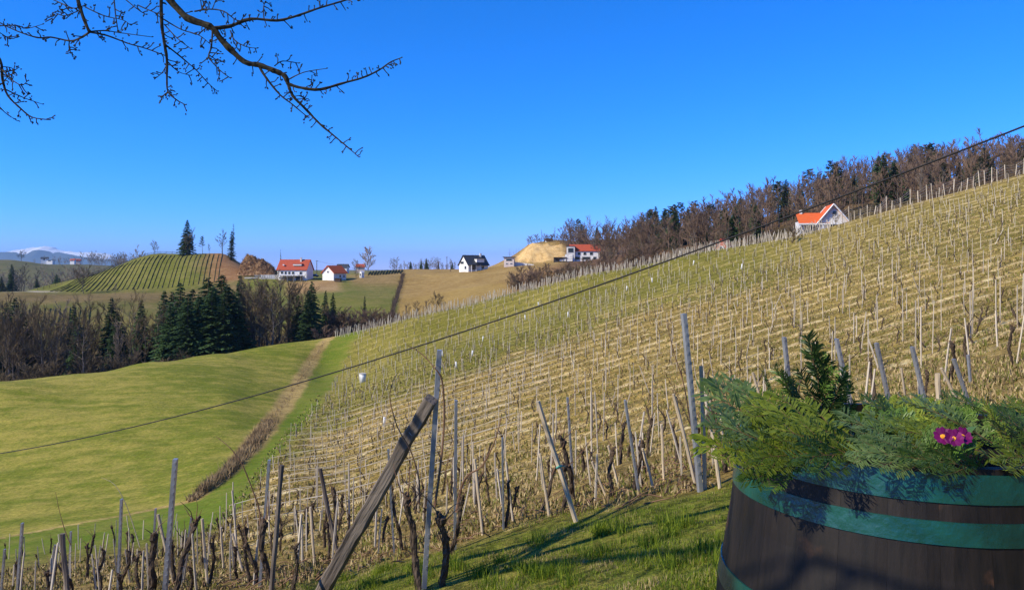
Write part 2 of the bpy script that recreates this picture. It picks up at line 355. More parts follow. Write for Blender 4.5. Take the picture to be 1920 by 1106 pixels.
    put(L2*sstep(360, 372, y)*sstep(520, 470, px), (.13, .075, .045), (.2, .13, .08))
    put(L2*sstep(372, 384, y)*sstep(630, 650, px), (.14, .145, .05), (.22, .20, .09))
    L3 = H*sstep(742, 752, px+jx*6)*sstep(1075, 1040, px)
    put(L3, (.255, .175, .062), (.36, .265, .11))
    put(L3*sstep(930, 985, px)*sstep(345, 300, y)*.85, (.15, .075, .045), (.26, .17, .09))
    put(H*sstep(1040, 1085, px), (.095, .055, .038), (.16, .10, .065))
    cl = sstep(955, 972, px)*sstep(1068, 1050, px)*sstep(363, 367, y)*sstep(399-.2*np.abs(px-1010), 392-.2*np.abs(px-1010), y)
    put(cl, (.55, .38, .17), (.66, .49, .25))
    put(sstep(940, 950, px)*sstep(975, 962, px)*sstep(358, 364, y)*sstep(420, 400, y), (.20, .13, .07), (.38, .28, .15))
    put(sstep(430, 470, y)*sstep(500, 350, px), (.085, .10, .05), (.16, .15, .085))
    put(sstep(1200, 3000, y), (.10, .10, .08), (.14, .13, .10))
    for C_ in (A, B): C_[:, 2] *= np.where(y < 300, .72, .85); C_[:, 0] *= 1.08
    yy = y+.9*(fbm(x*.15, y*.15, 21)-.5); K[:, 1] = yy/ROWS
    return A, B, K
def build_ground():
    pxs = np.concatenate([np.arange(-2600, -140, 60), np.arange(-140, 2060, 4.5), np.arange(2060, 4501, 60)])
    th = np.arctan((pxs-CX)/F); tmax = th[-1]; tmin = th[0]
    back = np.linspace(tmax, 2*math.pi+tmin, 40)[1:-1]
    TH = np.concatenate([th, back]); nt = len(TH)
    D = [.25]
    while D[-1] < 14: D.append(D[-1]*1.06+.004)
    while D[-1] < 164: D.append(D[-1]+.42)
    while D[-1] < 470: D.append(D[-1]+2.2)
    while D[-1] < 16500: D.append(D[-1]*1.1)
    D = np.array(D); nd = len(D)
    front = np.arange(nt) < len(th)
    cosr = np.where(front, np.cos(TH), np.where(np.abs(TH-tmax) < np.abs(2*math.pi+tmin-TH), math.cos(tmax), math.cos(tmin)))
    r = D[:, None]/cosr[None, :]; X = r*np.sin(TH); Y = r*np.cos(TH)
    # behind the viewer the slope goes on from the two sides of the view
    Z = np.empty_like(X); Z[:, front] = height(X[:, front], Y[:, front])
    zr = Z[:, len(th)-1]; zl = Z[:, 0]; t = np.linspace(0, 1, 40)[1:-1]; t = t*t*(3-2*t)
    pl = -1.5-.2*np.clip(Y, -40, 40)+.25*np.clip(X, -60, 60)
    for k, tt in enumerate(t):
        j = len(th)+k; w = sstep(8, 60, r[:, j]); Z[:, j] = pl[:, j]*(1-w)+(zr*(1-tt)+zl*tt)*w
    V = np.stack([X, Y, Z], -1).reshape(-1, 3)
    V = np.concatenate([V, [[0, 0, -1.5]]]); c = len(V)-1
    i, j = np.meshgrid(np.arange(nd-1), np.arange(nt), indexing='ij'); j2 = (j+1) % nt
    Q = np.stack([i*nt+j, i*nt+j2, (i+1)*nt+j2, (i+1)*nt+j], -1).reshape(-1, 4)[:, ::-1]
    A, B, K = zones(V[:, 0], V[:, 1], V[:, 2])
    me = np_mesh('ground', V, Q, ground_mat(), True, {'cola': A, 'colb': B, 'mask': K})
    o = link(bpy.data.objects.new('ground', me)); tag(o, kind='structure')
    mb = MB(); jj = np.arange(nt)
    return o
build_ground()
# ------------------------------------------------------------------ far mountains
def range_mesh(name, pts, d, depth, mat, seed):
    px = np.array([p[0] for p in pts]); py = np.array([p[1] for p in pts])
    us = np.linspace(px[0], px[-1], 220); top = np.interp(us, px, py); rows = 26; V = []
    for r in range(rows):
        t = r/(rows-1); dd = d+(t-.5)*depth; prof = np.clip(1-abs(t-.5)*2, 0, 1)
        nz = fbm(us*.045, np.full_like(us, t*6), seed, 5)
        ridge = (HY+8-top)/F*d*(prof**(.75+.5*nz))*(1 if t == .5 else (.78+.44*nz*1.0))
        ridge = np.minimum(ridge, (HY+8-top)/F*d)
        V.append(np.stack([(us-CX)/F*d, np.full_like(us, dd), ridge-8/F*d], -1))
    # exact crest row
    V = np.concatenate(V); n = len(us)
    i, j = np.meshgrid(np.arange(rows-1), np.arange(n-1), indexing='ij')
    Q = np.stack([i*n+j, i*n+j+1, (i+1)*n+j+1, (i+1)*n+j], -1).reshape(-1, 4)
    o = link(bpy.data.objects.new(name, np_mesh(name, V, Q, mat, True))); return tag(o, kind='structure')
snow = noisy('snow_and_rock', (.86, .86, .88), (.62, .62, .66), .004, .8, .2, lo=.5, hi=.72)
woodrock = noisy('wooded_mountain_flank', (.05, .065, .06), (.08, .09, .08), .004, .9, .1)
range_mesh('mountain', [(-260, 503), (-140, 490), (-60, 474), (20, 469), (45, 465), (62, 463.5), (75, 464), (87, 461.5), (98, 463), (112, 466), (135, 470), (165, 473), (200, 475.5), (213, 478), (224, 484), (240, 492), (300, 505)], 13500, 2600, snow, 4)
range_mesh('mountain_ridge', [(-260, 500), (-120, 484), (-40, 477), (0, 473), (22, 472), (45, 472.5), (62, 470), (80, 467.5), (95, 470.5), (120, 475), (150, 481), (185, 485), (205, 484), (225, 487), (260, 495), (330, 505)], 11800, 1400, woodrock, 8)
# ------------------------------------------------------------------ buildings on the far slopes
M_white = noisy('white_render_wall', (.74, .73, .70), (.82, .81, .79), .8, .85, .2)
M_cream = noisy('grey_white_render_wall', (.60, .58, .55), (.72, .70, .67), .8, .85, .2)
M_pink = noisy('pale_pink_render_wall', (.66, .55, .48), (.72, .62, .55), .8, .85, .2)
M_redroof = noisy('red_clay_tiles', (.34, .062, .032), (.46, .10, .05), 1.4, .8, .2, stretch=(1, 6, 6))
M_orange = noisy('new_orange_clay_tiles', (.60, .105, .024), (.70, .15, .04), 1.6, .75, .25, stretch=(1, 6, 6))
M_slate = noisy('dark_slate_roof', (.030, .034, .042), (.055, .06, .07), 1.2, .6, .4, stretch=(1, 5, 5))
M_glass = principled('dark_window_glass', (.03, .04, .05), .12, .6)[0]
M_frame = principled('white_window_frame', (.75, .75, .73), .6, .3)[0]
M_darkwood = noisy('dark_brown_boards', (.06, .04, .028), (.12, .08, .055), 1.5, .85, .15, stretch=(6, 6, 1))
M_greywood = noisy('grey_weathered_structure', (.16, .155, .15), (.26, .25, .24), 1.5, .8, .2)
M_concrete = noisy('pale_concrete', (.46, .44, .40), (.58, .56, .52), .7, .9, .1)
M_carpaint = principled('dark_blue_car_paint', (.012, .02, .06), .25, .6)[0]
M_rubber = principled('black_rubber', (.015, .015, .015), .8, .2)[0]
M_steel = noisy('dull_steel', (.30, .31, .32), (.42, .43, .44), 3, .5, .5, metal=.4)
M_wire = principled('black_cable', (.012, .012, .013), .6, .3)[0]
def window(parent, face, u, z, w, h, W, Dp, sill=False):
    """face f/b/l/r of a W x Dp body; u along the face from its centre"""
    t = .14; f = MB(); p = MB()
    c, fd, pd, oc = {'f': ((u, -Dp/2-.03, z), (w+.24, t, h+.24), (w, t, h), (0, -.035, 0)), 'b': ((u, Dp/2+.03, z), (w+.24, t, h+.24), (w, t, h), (0, .035, 0)),
                     'l': ((-W/2-.03, u, z), (t, w+.24, h+.24), (t, w, h), (-.035, 0, 0)), 'r': ((W/2+.03, u, z), (t, w+.24, h+.24), (t, w, h), (.035, 0, 0))}[face]
    f.box(c, fd); o = f.build('window', M_frame, parent)
    p.box([c[i]+oc[i] for i in range(3)], pd); p.build('pane', M_glass, o)
    return o
def gable_house(name, label, p, rz, W, Dp, He, Hr, wall, roof, wins=(), drop=3.0, oh=.45, chim=None, trim=None, cat='house'):
    o = empty(name, p, rz, label, cat)
    w = MB(); hx, hy = W/2, Dp/2; vs = []
    for x in (-hx, hx): vs += [(x, -hy, -drop), (x, hy, -drop), (x, hy, He), (x, 0, Hr-.12), (x, -hy, He)]
    w.add(vs, [(4, 3, 2, 1, 0), (5, 6, 7, 8, 9), (0, 5, 9, 4), (1, 2, 7, 6), (2, 3, 8, 7), (3, 4, 9, 8), (0, 1, 6, 5)]); w.build('wall', wall, o)
    sl_ = (Hr-He)/hy
    for s in (-1, 1):
        r_ = MB(); ye = s*(hy+oh); ze = He-sl_*oh; X = hx+oh; th = .22
        vs = [(-X, 0, Hr), (X, 0, Hr), (X, ye, ze), (-X, ye, ze), (-X, 0, Hr+th), (X, 0, Hr+th), (X, ye, ze+th), (-X, ye, ze+th)]
        fs = [(0, 1, 2, 3), (7, 6, 5, 4), (0, 4, 5, 1), (2, 6, 7, 3), (1, 5, 6, 2), (3, 7, 4, 0)]
        if s > 0: fs = [f[::-1] for f in fs]
        r_.add(vs, fs); rf = r_.build('roof', roof, o)
        if trim:
            for xx in (-X-.06, X+.06):
                t_ = MB(); t_.tube([(xx, 0, Hr+.08), (xx, ye, ze+.08)], .16, 4); t_.build('verge_board', trim, rf)
        if chim and s == chim[3]:
            c_ = MB(); c_.box((chim[0], chim[1]*s, chim[2]), (.7, .7, 1.8)); c_.box((chim[0], chim[1]*s, chim[2]+.98), (.9, .9, .16)); c_.build('chimney', M_cream, rf)
    for wi in wins: window(o, *wi[:5], W, Dp)
    return o
def block(name, label, p, rz, size, wall, roofm=None, wins=(), drop=2.5, cat='building', roofh=.35, oh=.3):
    o = empty(name, p, rz, label, cat); W, Dp, Hh = size
    m = MB(); m.box((0, 0, (Hh-drop)/2), (W, Dp, Hh+drop)); m.build('wall', wall, o)
    if roofm: r_ = MB(); r_.box((0, 0, Hh+roofh/2+.003), (W+2*oh, Dp+2*oh, roofh)); r_.build('roof', roofm, o)
    for wi in wins: window(o, *wi[:5], W, Dp)
    return o
# red-roofed farmhouse
p = pix(554, 525, 352); A_ = gable_house('farmhouse', 'long white farmhouse with red tiled roof above the valley wood', p, R(-6), 13.6, 8.5, 4.9, 9.2, M_white, M_redroof,
    [('f', -4.6, 3.4, 1.0, 1.1), ('f', -2.9, 3.3, .9, 1.2), ('f', -1.2, 3.3, .9, 1.2), ('f', .6, 3.3, 1.0, 1.1), ('f', 4.2, 3.2, 1.1, 1.2), ('f', 4.6, .4, 1.0, 1.1), ('l', 0, 5.8, 1.0, 1.1)], chim=(3.0, .8, 9.2, -1))
m = MB(); m.box((-2.6, -4.85, 1.45), (7.6, 1.2, .2)); b_ = m.build('balcony', M_cream, A_)
for k in range(12): m = MB(); m.box((-6.2+k*.65, -5.4, 1.95), (.06, .06, .8)); m.build('baluster', M_greywood, b_)
m = MB(); m.box((2.2, -2.6, 7.35), (4.6, 2.0, .25)); d_ = m.build('dormer_roof', M_redroof, A_); m = MB(); m.box((2.2, -3.1, 6.9), (4.0, .9, .7)); m.build('dormer_wall', M_cream, d_)
m = MB(); m.box((-4.2, -3.25, 6.9), (.7, .8, .5)); m.build('skylight', M_frame, A_)
g = empty('carport', pix(548, 527, 347), R(-4), 'dark grey pergola carport in front of the red-roofed farmhouse', 'carport')
m = MB(); m.box((0, 0, 2.35), (9.5, 4.2, .25)); m.build('roof', M_greywood, g)
for x in (-4.5, -1.6, 1.4, 4.5):
    m = MB(); m.box((x, -1.9, .45), (.3, .3, 3.6)); m.build('post', M_greywood, g)
m = MB(); m.box((2.9, .4, .6), (2.6, .3, 3.0)); m.build('rear_wall', M_slate, g)
m = MB(); m.box((-2.5, .4, .6), (4.6, .3, 3.0)); m.build('rear_wall', M_greywood, g)
g = empty('retaining_wall', pix(508, 524, 350), R(3), 'pale retaining wall left of the red-roofed farmhouse', 'wall')
m = MB(); m.box((0, 0, .3), (9.0, .6, 3.6)); m.build('wall', M_concrete, g)
for k in range(9): m = MB(); m.box((-4+k, -.06, 1.3), (.55, .62, 1.2)); m.build('pillar', M_cream, g)
g = empty('terrace', pix(480, 521, 352), R(2), 'grey terrace slab left of the retaining wall with a low railing', 'terrace')
m = MB(); m.box((0, 0, 0), (9.5, 3, .5)); m.build('slab', M_concrete, g); m = MB(); m.box((1, -1.2, .9), (3.0, .12, .9)); m.build('railing', M_greywood, g)
g = empty('parked_car', pix(589, 519.5, 358), R(8), 'dark blue parked car between the two red-roofed houses', 'car')
m = MB(); m.box((0, 0, .62), (4.3, 1.75, .62)); m.build('body', M_carpaint, g)
m = MB(); m.add([(-1.5, -.8, .93), (1.3, -.8, .93), (.8, -.7, 1.45), (-1.1, -.7, 1.45), (-1.5, .8, .93), (1.3, .8, .93), (.8, .7, 1.45), (-1.1, .7, 1.45)], [(0, 1, 2, 3), (5, 4, 7, 6), (3, 2, 6, 7), (1, 5, 6, 2), (4, 0, 3, 7)]); m.build('cabin', M_glass, g)
for x in (-1.35, 1.35):
    for y in (-.82, .82): m = MB(); m.tube([(x, y-.1, .33), (x, y+.1, .33)], .33, 10); m.build('wheel', M_rubber, g)
# small white house
gable_house('small_house', 'small white house with red gable roof right of the farmhouse', pix(627, 527, 350), R(62), 8.5, 6.6, 4.0, 6.9, M_white, M_orange, [('f', 0, 2.2, .9, 1.0), ('l', 0, 4.2, .8, .7), ('f', 2.6, 2.2, .8, 1.0)], oh=.6)
g = empty('wooden_shed', pix(634, 530, 342), R(-5), 'small dark brown shed in front of the small white house', 'shed')
m = MB(); m.box((0, 0, .9), (2.6, 2.0, 1.9)); m.build('wall', M_darkwood, g); m = MB(); m.box((0, 0, 1.95), (3.0, 2.4, .16)); m.build('roof', M_slate, g)
for x in (-1.1, 1.1): m = MB(); m.tube([(x, -.8, -.5), (x, -.8, .0)], .12, 5); m.build('leg', M_darkwood, g)
gable_house('far_house', 'tiny white house with dark roof behind the small white house', pix(643, 508, 455), R(-5), 6.0, 5.0, 2.2, 3.9, M_white, M_slate, [('f', 0, 1.3, .9, .8)])
gable_house('far_cottage', 'tiny cottage with red roof half hidden behind the pale budding tree', pix(676, 503, 430), R(10), 4.6, 3.6, .9, 2.2, M_pink, M_redroof, [('f', .5, 1.0, .8, .7)])
gable_house('wayside_chapel', 'tiny white wayside chapel on the ridge right of the small white house', pix(678.5, 520, 362), R(50), 1.5, 1.5, 2.1, 2.8, M_white, M_white, [('l', 0, 1.3, .5, .9)], oh=.08)
# utility poles
def pole(label, px, py, top, d):
    b0 = pix(px, py, d); h = (py-top)/F*d; o = empty('utility_pole', b0, 0, label, 'pole')
    m = MB(); m.tube([(0, 0, -.5), (0, 0, h)], [.16, .12], 7); m.build('pole', M_darkwood, o)
    m = MB(); m.box((0, 0, h-.4), (1.5, .14, .14)); c = m.build('crossarm', M_darkwood, o)
    for x in (-.6, .6): m = MB(); m.tube([(x, 0, h-.33), (x, 0, h-.1)], .07, 6); m.build('insulator', M_white, c)
    return Vector((b0.x, b0.y, b0.z+h-.15))
t1 = pole('dark utility pole on the skyline between the two red-roofed houses', 594, 515, 488, 362)
t2 = pole('utility pole on the skyline left of the dark-roofed house', 838, 508, 481, 400)
pole('thin pale pole close to the dark-roofed house', 845, 508, 491, 375)
def cable(name, label, a, b, sag, r, cat='cable', n=24):
    m = MB(); m.tube([Vector(a).lerp(Vector(b), i/n)-Vector((0, 0, sag*4*(i/n)*(1-i/n))) for i in range(n+1)], r, 6); o = m.build(name, M_wire, None, True); return tag(o, label, cat)
cable('power_line', 'thin power line from the utility pole down to the small white house', t1, pix(640, 497, 352), .4, .035)
# dark-roofed house, annex, cliff house
D_ = gable_house('modern_house', 'white house with steep dark slate roof on the ridge', pix(888, 507, 362), R(36), 11.0, 8.0, 2.8, 7.0, M_white, M_slate, [('l', -1.6, 1.3, 1.4, 1.4), ('l', 1.2, 3.6, 2.6, 1.1), ('f', -2.2, 1.2, 2.6, 1.9), ('f', 2.5, 1.4, 1.4, 1.2)], chim=(3.5, .6, 7.0, -1), oh=.6)
m = MB(); m.box((1.2, -3.0, 4.6), (4.2, 2.2, 1.7)); d_ = m.build('dormer', M_white, D_); m = MB(); m.box((1.2, -3.1, 5.55), (4.8, 2.8, .18)); m.build('dormer_roof', M_slate, d_)
m = MB(); m.box((-2.6, -5.2, 2.6), (5.5, 2.6, .22)); pr = m.build('porch_roof', M_slate, D_)
for x in (-5.1, -2.6, -.2): m = MB(); m.box((x, -6.2, .9), (.22, .22, 3.2)); m.build('post', M_frame, pr)
block('annex', 'small pale pink annex with flat dark roof left of the sand bank', pix(955, 500, 356), R(-4), (4.6, 5, 4.2), M_pink, M_slate, [('f', 0, 3.1, 2.6, .8), ('f', -1.0, 1.4, .9, .4), ('f', 1.0, 1.4, .9, .4)], oh=.55)
g = empty('garden_wall', pix(977, 500, 355.5), R(-8), 'long pale garden wall below the sand bank', 'wall'); m = MB()
m.add([(-3.2, -.2, -1.5), (6, -.2, -1.5), (6, .2, -1.5), (-3.2, .2, -1.5), (-3.2, -.2, 2.3), (6, -.2, 1.0), (6, .2, 1.0), (-3.2, .2, 2.3)], [(0, 1, 5, 4), (1, 2, 6, 5), (2, 3, 7, 6), (3, 0, 4, 7), (4, 5, 6, 7)]); m.build('wall', M_cream, g)
for x in (0.8, 3.0): m = MB(); m.box((x, -.24, .4), (.35, .1, .8)); m.build('niche', M_slate, g)
for k in range(9): m = MB(); m.box((-2.9+k*1.05, 0, 2.6-.141*(k*1.05)), (.06, .06, .9)); m.build('railing_post', M_slate, g)
for k in range(14):
    tree_px = 985+k*5.2
F_ = gable_house('hillside_house', 'long white house with red roof half hidden by bare trees right of the sand bank', pix(1096, 488, 360), R(-4), 13.5, 8, 4.4, 7.2, M_white, M_redroof, [('f', -5, 3.0, 1.2, 1.2), ('f', -2.6, 3.0, 1.2, 1.2), ('f', 0, 3.0, 1.2, 1.2), ('f', 3, 3.0, 1.4, 1.2), ('f', -3.6, .9, 2.6, 1.3), ('f', .6, .9, 3.6, 1.3), ('f', 4.6, .9, 1.4, 1.3)])
block('white_tower', 'white flat-roofed tower block on the left end of the long white house', pix(1070, 488, 358), R(-4), (3.8, 6, 6.2), M_cream, M_slate, [('f', 0, 4.6, 2.4, 2.0)], oh=.1)
g = empty('stone_terrace', pix(1064, 491, 355), R(-12), 'white stepped terrace wall below the tower', 'terrace')
for k in range(3): m = MB(); m.box((k*.6-.6, .4*k, .8+1.1*k), (6-k*1.2, 1.2, 1.0)); m.build('step', M_cream, g)
g = empty('open_shelter', pix(1050, 491, 356), R(0), 'low dark open shelter at the foot of the sand bank', 'shelter')
m = MB(); m.box((0, 0, 2.0), (6.0, 3.5, .3)); m.build('roof', M_darkwood, g)
for x in (-2.8, -.9, .9, 2.8): m = MB(); m.box((x, -1.6, .6), (.2, .2, 2.6)); m.build('post', M_darkwood, g)
m = MB(); m.box((0, 1.2, .6), (5.8, .2, 2.6)); m.build('rear_wall', M_slate, g)
gable_house('hilltop_hut', 'tiny white hut with brown roof above the sand bank', pix(1029, 457, 410), R(10), 3.2, 2.8, 1.5, 2.6, M_white, M_darkwood, [('f', 0, .9, .8, .5)])
# orange-roofed house on the vineyard crest
G_ = gable_house('orange_roofed_house', 'grey-white gabled house with bright orange roof on the vineyard crest', pix(1556, 437, 178), R(-101), 7.0, 6.4, 2.4, 6.3, M_cream, M_orange, [('r', -.4, 1.5, 1.5, 1.1), ('r', .3, 4.4, .9, .8)], trim=M_frame, oh=.75)
g = empty('side_wing', pix(1523, 437, 177), R(-8), 'wing with bright orange roof left of the gabled house', 'house')
m = MB(); m.box((0, .6, .8), (6.4, 4.0, 3.6)); m.build('wall', M_cream, g)
m = MB(); m.add([(-3.4, -2.0, 2.15), (3.4, -2.0, 2.15), (3.4, 1.2, 4.7), (-3.4, 1.2, 4.7), (-3.4, -2.0, 1.95), (3.4, -2.0, 1.95), (3.4, 1.2, 4.5), (-3.4, 1.2, 4.5)], [(0, 1, 2, 3), (7, 6, 5, 4), (0, 4, 5, 1), (1, 5, 6, 2), (2, 6, 7, 3), (3, 7, 4, 0)]); rf = m.build('roof', M_orange, g)
m = MB(); m.box((-2.3, 1.0, 4.9), (.5, .5, .9)); m.build('chimney', M_frame, rf)
m = MB(); m.box((1.2, -2.3, 1.95), (9.6, .5, .32)); ev = m.build('eave_board', M_frame, g)
for x in (-3.2, 1.8, 5.4): m = MB(); m.box((x, -2.3, .3), (.26, .26, 3.0)); m.build('post', M_frame, ev)
m = MB(); m.box((.5, -1.5, .55), (5.4, .1, 2.2)); m.build('shaded_glass', M_glass, g)
gable_house('barn', 'steep red barn roof peeping over the vineyard crest', pix(1358, 478, 178), R(50), 3.2, 3.4, 1.3, 3.6, M_redroof, M_redroof, [('l', 0, 1.6, .6, .6)], oh=.3)
# far left houses
gable_house('far_villa', 'tiny white villa on the far ridge at the left', pix(84, 490.5, 905), R(20), 7, 6, 3.4, 5.2, M_white, M_slate, [('f', 0, 2.5, 1.6, 1.6)])
block('far_villa', 'second tiny white block beside the far villa', pix(95, 491.5, 900), R(0), (7, 5, 2.2), M_white, M_slate, [('f', 0, 1.8, 3, 1.4)], cat='house')
gable_house('far_villa', 'tiny white house among trees on the far ridge near the vineyard hill', pix(137, 491, 905), R(0), 5, 4, 1.8, 3.4, M_white, M_redroof, [('f', 0, 1.8, 2, 1.4)])
gable_house('far_villa', 'tiny cream house right of the other on the far ridge', pix(147, 491, 912), R(15), 5, 4, 1.5, 3.2, M_pink, M_redroof, [('f', 0, 1.8, 2, 1.4)])
# brush heap beside the farmhouse
def hq(u, v): return float(np.interp(u, [-1, -.86, -.6, -.2, .2, .55, .85, 1], [.0, .62, .95, 1, .92, .62, .25, 0])*np.interp(v, [-1, -.7, -.35, .1, .7, 1], [0, .35, .8, 1, .85, 0]))
def heap():
    o = empty('brush_heap', at(484, 372), 0, 'big heap of russet brush left of the red-roofed farmhouse', 'brush heap')
    r = random.Random(3); mb = MB(); n = 26; W = 9.3
    for i in range(n+1):
        for j in range(n+1):
            u, v = i/n*2-1, j/n*2-1; q = hq(u, v); z = 9.4*q*(.62+.6*float(fbm(u*2.4+5, v*2.4, 17)))*(1+.12*r.uniform(-1, 1))-.4; mb.v.append((u*W, v*5, z))
    for i in range(n):
        for j in range(n): a = i*(n+1)+j; mb.f.append((a, a+n+1, a+n+2, a+1)); mb.m.append(0)
    mb.build('mound', M_russet_heap, o)
    tw = MB()
    for k in range(1500):
        u, v = r.uniform(-1, 1), r.uniform(-1, .5); q = hq(u, v)
        if q <= .03: continue
        p = Vector((u*W, v*5, 9.4*q*(.62+.6*float(fbm(u*2.4+5, v*2.4, 17))))); d = Vector((r.gauss(0, 1), r.gauss(-.4, .7), r.gauss(.5, .7))).normalized(); tw.tube([p-d*.3, p+d*r.uniform(.4, 1.3)], [.05, .025], 3, cap=False)
    t = tw.build('brushwood', M_russet_heap, o); tag(t, kind='stuff')
M_russet_heap = noisy('russet_brushwood', (.14, .065, .03), (.42, .26, .13), .9, .95, .05, bump=.6, bscale=3, bdist=.3)
heap()
# rows of vines on the left hill
M_row = noisy('dark_vine_row', (.095, .082, .036), (.16, .135, .065), 1.2, .95, .05, bump=.5, bscale=4, bdist=.2)
def vine_row(pts, h, w, label, group):
    V = MB(); o = None; n = len(pts); P0 = pts[0]; r = random.Random(int(P0.x*10))
    for i, q in enumerate(pts):
        t = (pts[min(i+1, n-1)]-pts[max(i-1, 0)]); s = Vector((t.y, -t.x, 0)).normalized()*w/2; hh = h*r.uniform(.7, 1.15)
        for k, (sg, zz) in enumerate(((-1, -.2), (-.7, hh*.8), (0, hh), (.7, hh*.8), (1, -.2))): c = q-P0+s*sg+Vector((0, 0, zz)); V.v.append(tuple(c))
    for i in range(n-1):
        for k in range(4): V.f.append((i*5+k, i*5+k+1, i*5+5+k+1, i*5+5+k)); V.m.append(0)
    V.f.append((0, 1, 2, 3, 4)); V.m.append(0); V.f.append(tuple((n-1)*5+k for k in (4, 3, 2, 1, 0))); V.m.append(0)
    o = V.build('vine_row', M_row); o.location = P0; tag(o, label, 'vine row', group)
VR0 = random.Random(4)
for k in range(34):
    x0 = 92+k*9.6+VR0.uniform(-1.2, 1.2); x1 = x0+ (60-k*1.55); d1 = float(np.interp(x1, [60, 150, 300, 410, 440], [362, 385, 402, 400, 392])); d0 = 356
    if x1 > 432: break
    vine_row([at(x0+(x1-x0)*t, d0+(d1-d0)*t) for t in np.linspace(0.04, .98, 16)], VR0.uniform(.3, .5), .3, nth(k+1)+' vine row from the left on the left hill', 'vine rows on the left hill')
for k in range(14):
    x0 = 40+k*9.5; vine_row([at(x0+6*t, 268+46*t) for t in np.linspace(0, 1, 12)], .45, .3, nth(k+1)+' vine row from the left on the lower slope below the hill', 'vine rows below the left hill')
for k in range(12):
    x0 = 690+k*5.4; vine_row([at(x0+5*t, 372+20*t) for t in np.linspace(0, 1, 6)], .7, .35, nth(k+1)+' faint vine row from the left on the knoll behind the budding tree', 'vine rows on the far knoll')
def fence_line(label, pts, h, gap):
    o = empty('netting_fence', pts[0], 0, label, 'fence'); m = MB(); P0 = Vector(pts[0]); L = MB()
    for i in range(len(pts)-1):
        a, b = Vector(pts[i])-P0, Vector(pts[i+1])-P0; m.add([tuple(a), tuple(b), tuple(b+Vector((0, .02, h))), tuple(a+Vector((0, .02, h)))], [(0, 1, 2, 3)])
        q = MB(); q.tube([a-Vector((0, 0, .3)), a+Vector((0, 0, h*1.25))], .07, 5); q.build('post', M_darkwood, o)
    m2 = MB()
    for i in range(len(pts)-1):
        a, b = Vector(pts[i])-P0, Vector(pts[i+1])-P0
        for z in (.15, .4, .65, .9, 1.0): m2.tube([a+Vector((0, 0, h*z)), b+Vector((0, 0, h*z))], .035, 4, cap=False)
    m2.build('netting', M_darkwood, o)
fence_line('dark netting fence along the top edge of the left hill vineyard', [at(70+k*11.5, float(np.interp(70+k*11.5, [60, 150, 300, 340], [364, 387, 406, 406]))) for k in range(24)], 1.2, 1)
# dark hedge between green slope and dry field
def hedge():
    m = MB(); r = random.Random(8); P0 = at(750, 350)
    for k in range(900):
        t = r.random(); q = at(733+t*24+r.uniform(-3, 3), 240+t*128)-P0
        m.tube([q, q+Vector((r.gauss(0, .5), r.gauss(0, .5), r.uniform(.6, 2.0)))], [.06, .03], 3, cap=False)
    o = m.build('bare_hedge', M_twig_h); o.location = P0; tag(o, 'dark bare hedge climbing between green slope and dry field', 'hedge')
M_twig_h = noisy('dark_hedge_twigs', (.05, .036, .03), (.10, .075, .06), .5, .95, .05)
hedge()
# ------------------------------------------------------------------ trees
M_bark = noisy('grey_brown_bark', (.10, .082, .066), (.19, .165, .14), 3.0, .9, .1, per_obj=.25)
M_twig_red = noisy('reddish_bare_twigs', (.135, .088, .060), (.235, .160, .108), .6, .9, .05, per_obj=.28)
M_twig_dark = noisy('dark_brown_bare_twigs', (.10, .076, .044), (.21, .155, .09), .6, .9, .05, per_obj=.35)
M_twig_grey = noisy('grey_bare_twigs', (.17, .135, .10), (.28, .225, .17), .6, .9, .05, per_obj=.25)
M_spruce = noisy('dark_spruce_needles', (.024, .056, .020), (.070, .120, .036), .9, .8, .15, per_obj=.3)
M_pine = noisy('olive_pine_needles', (.026, .040, .014), (.060, .074, .026), .9, .8, .15, per_obj=.3)
M_russet = noisy('russet_dead_leaves', (.16, .075, .035), (.28, .15, .075), 1.5, .9, .05, per_obj=.2)
M_blossom = noisy('pale_budding_twigs', (.30, .24, .22), (.48, .42, .40), 1.5, .9, .05)
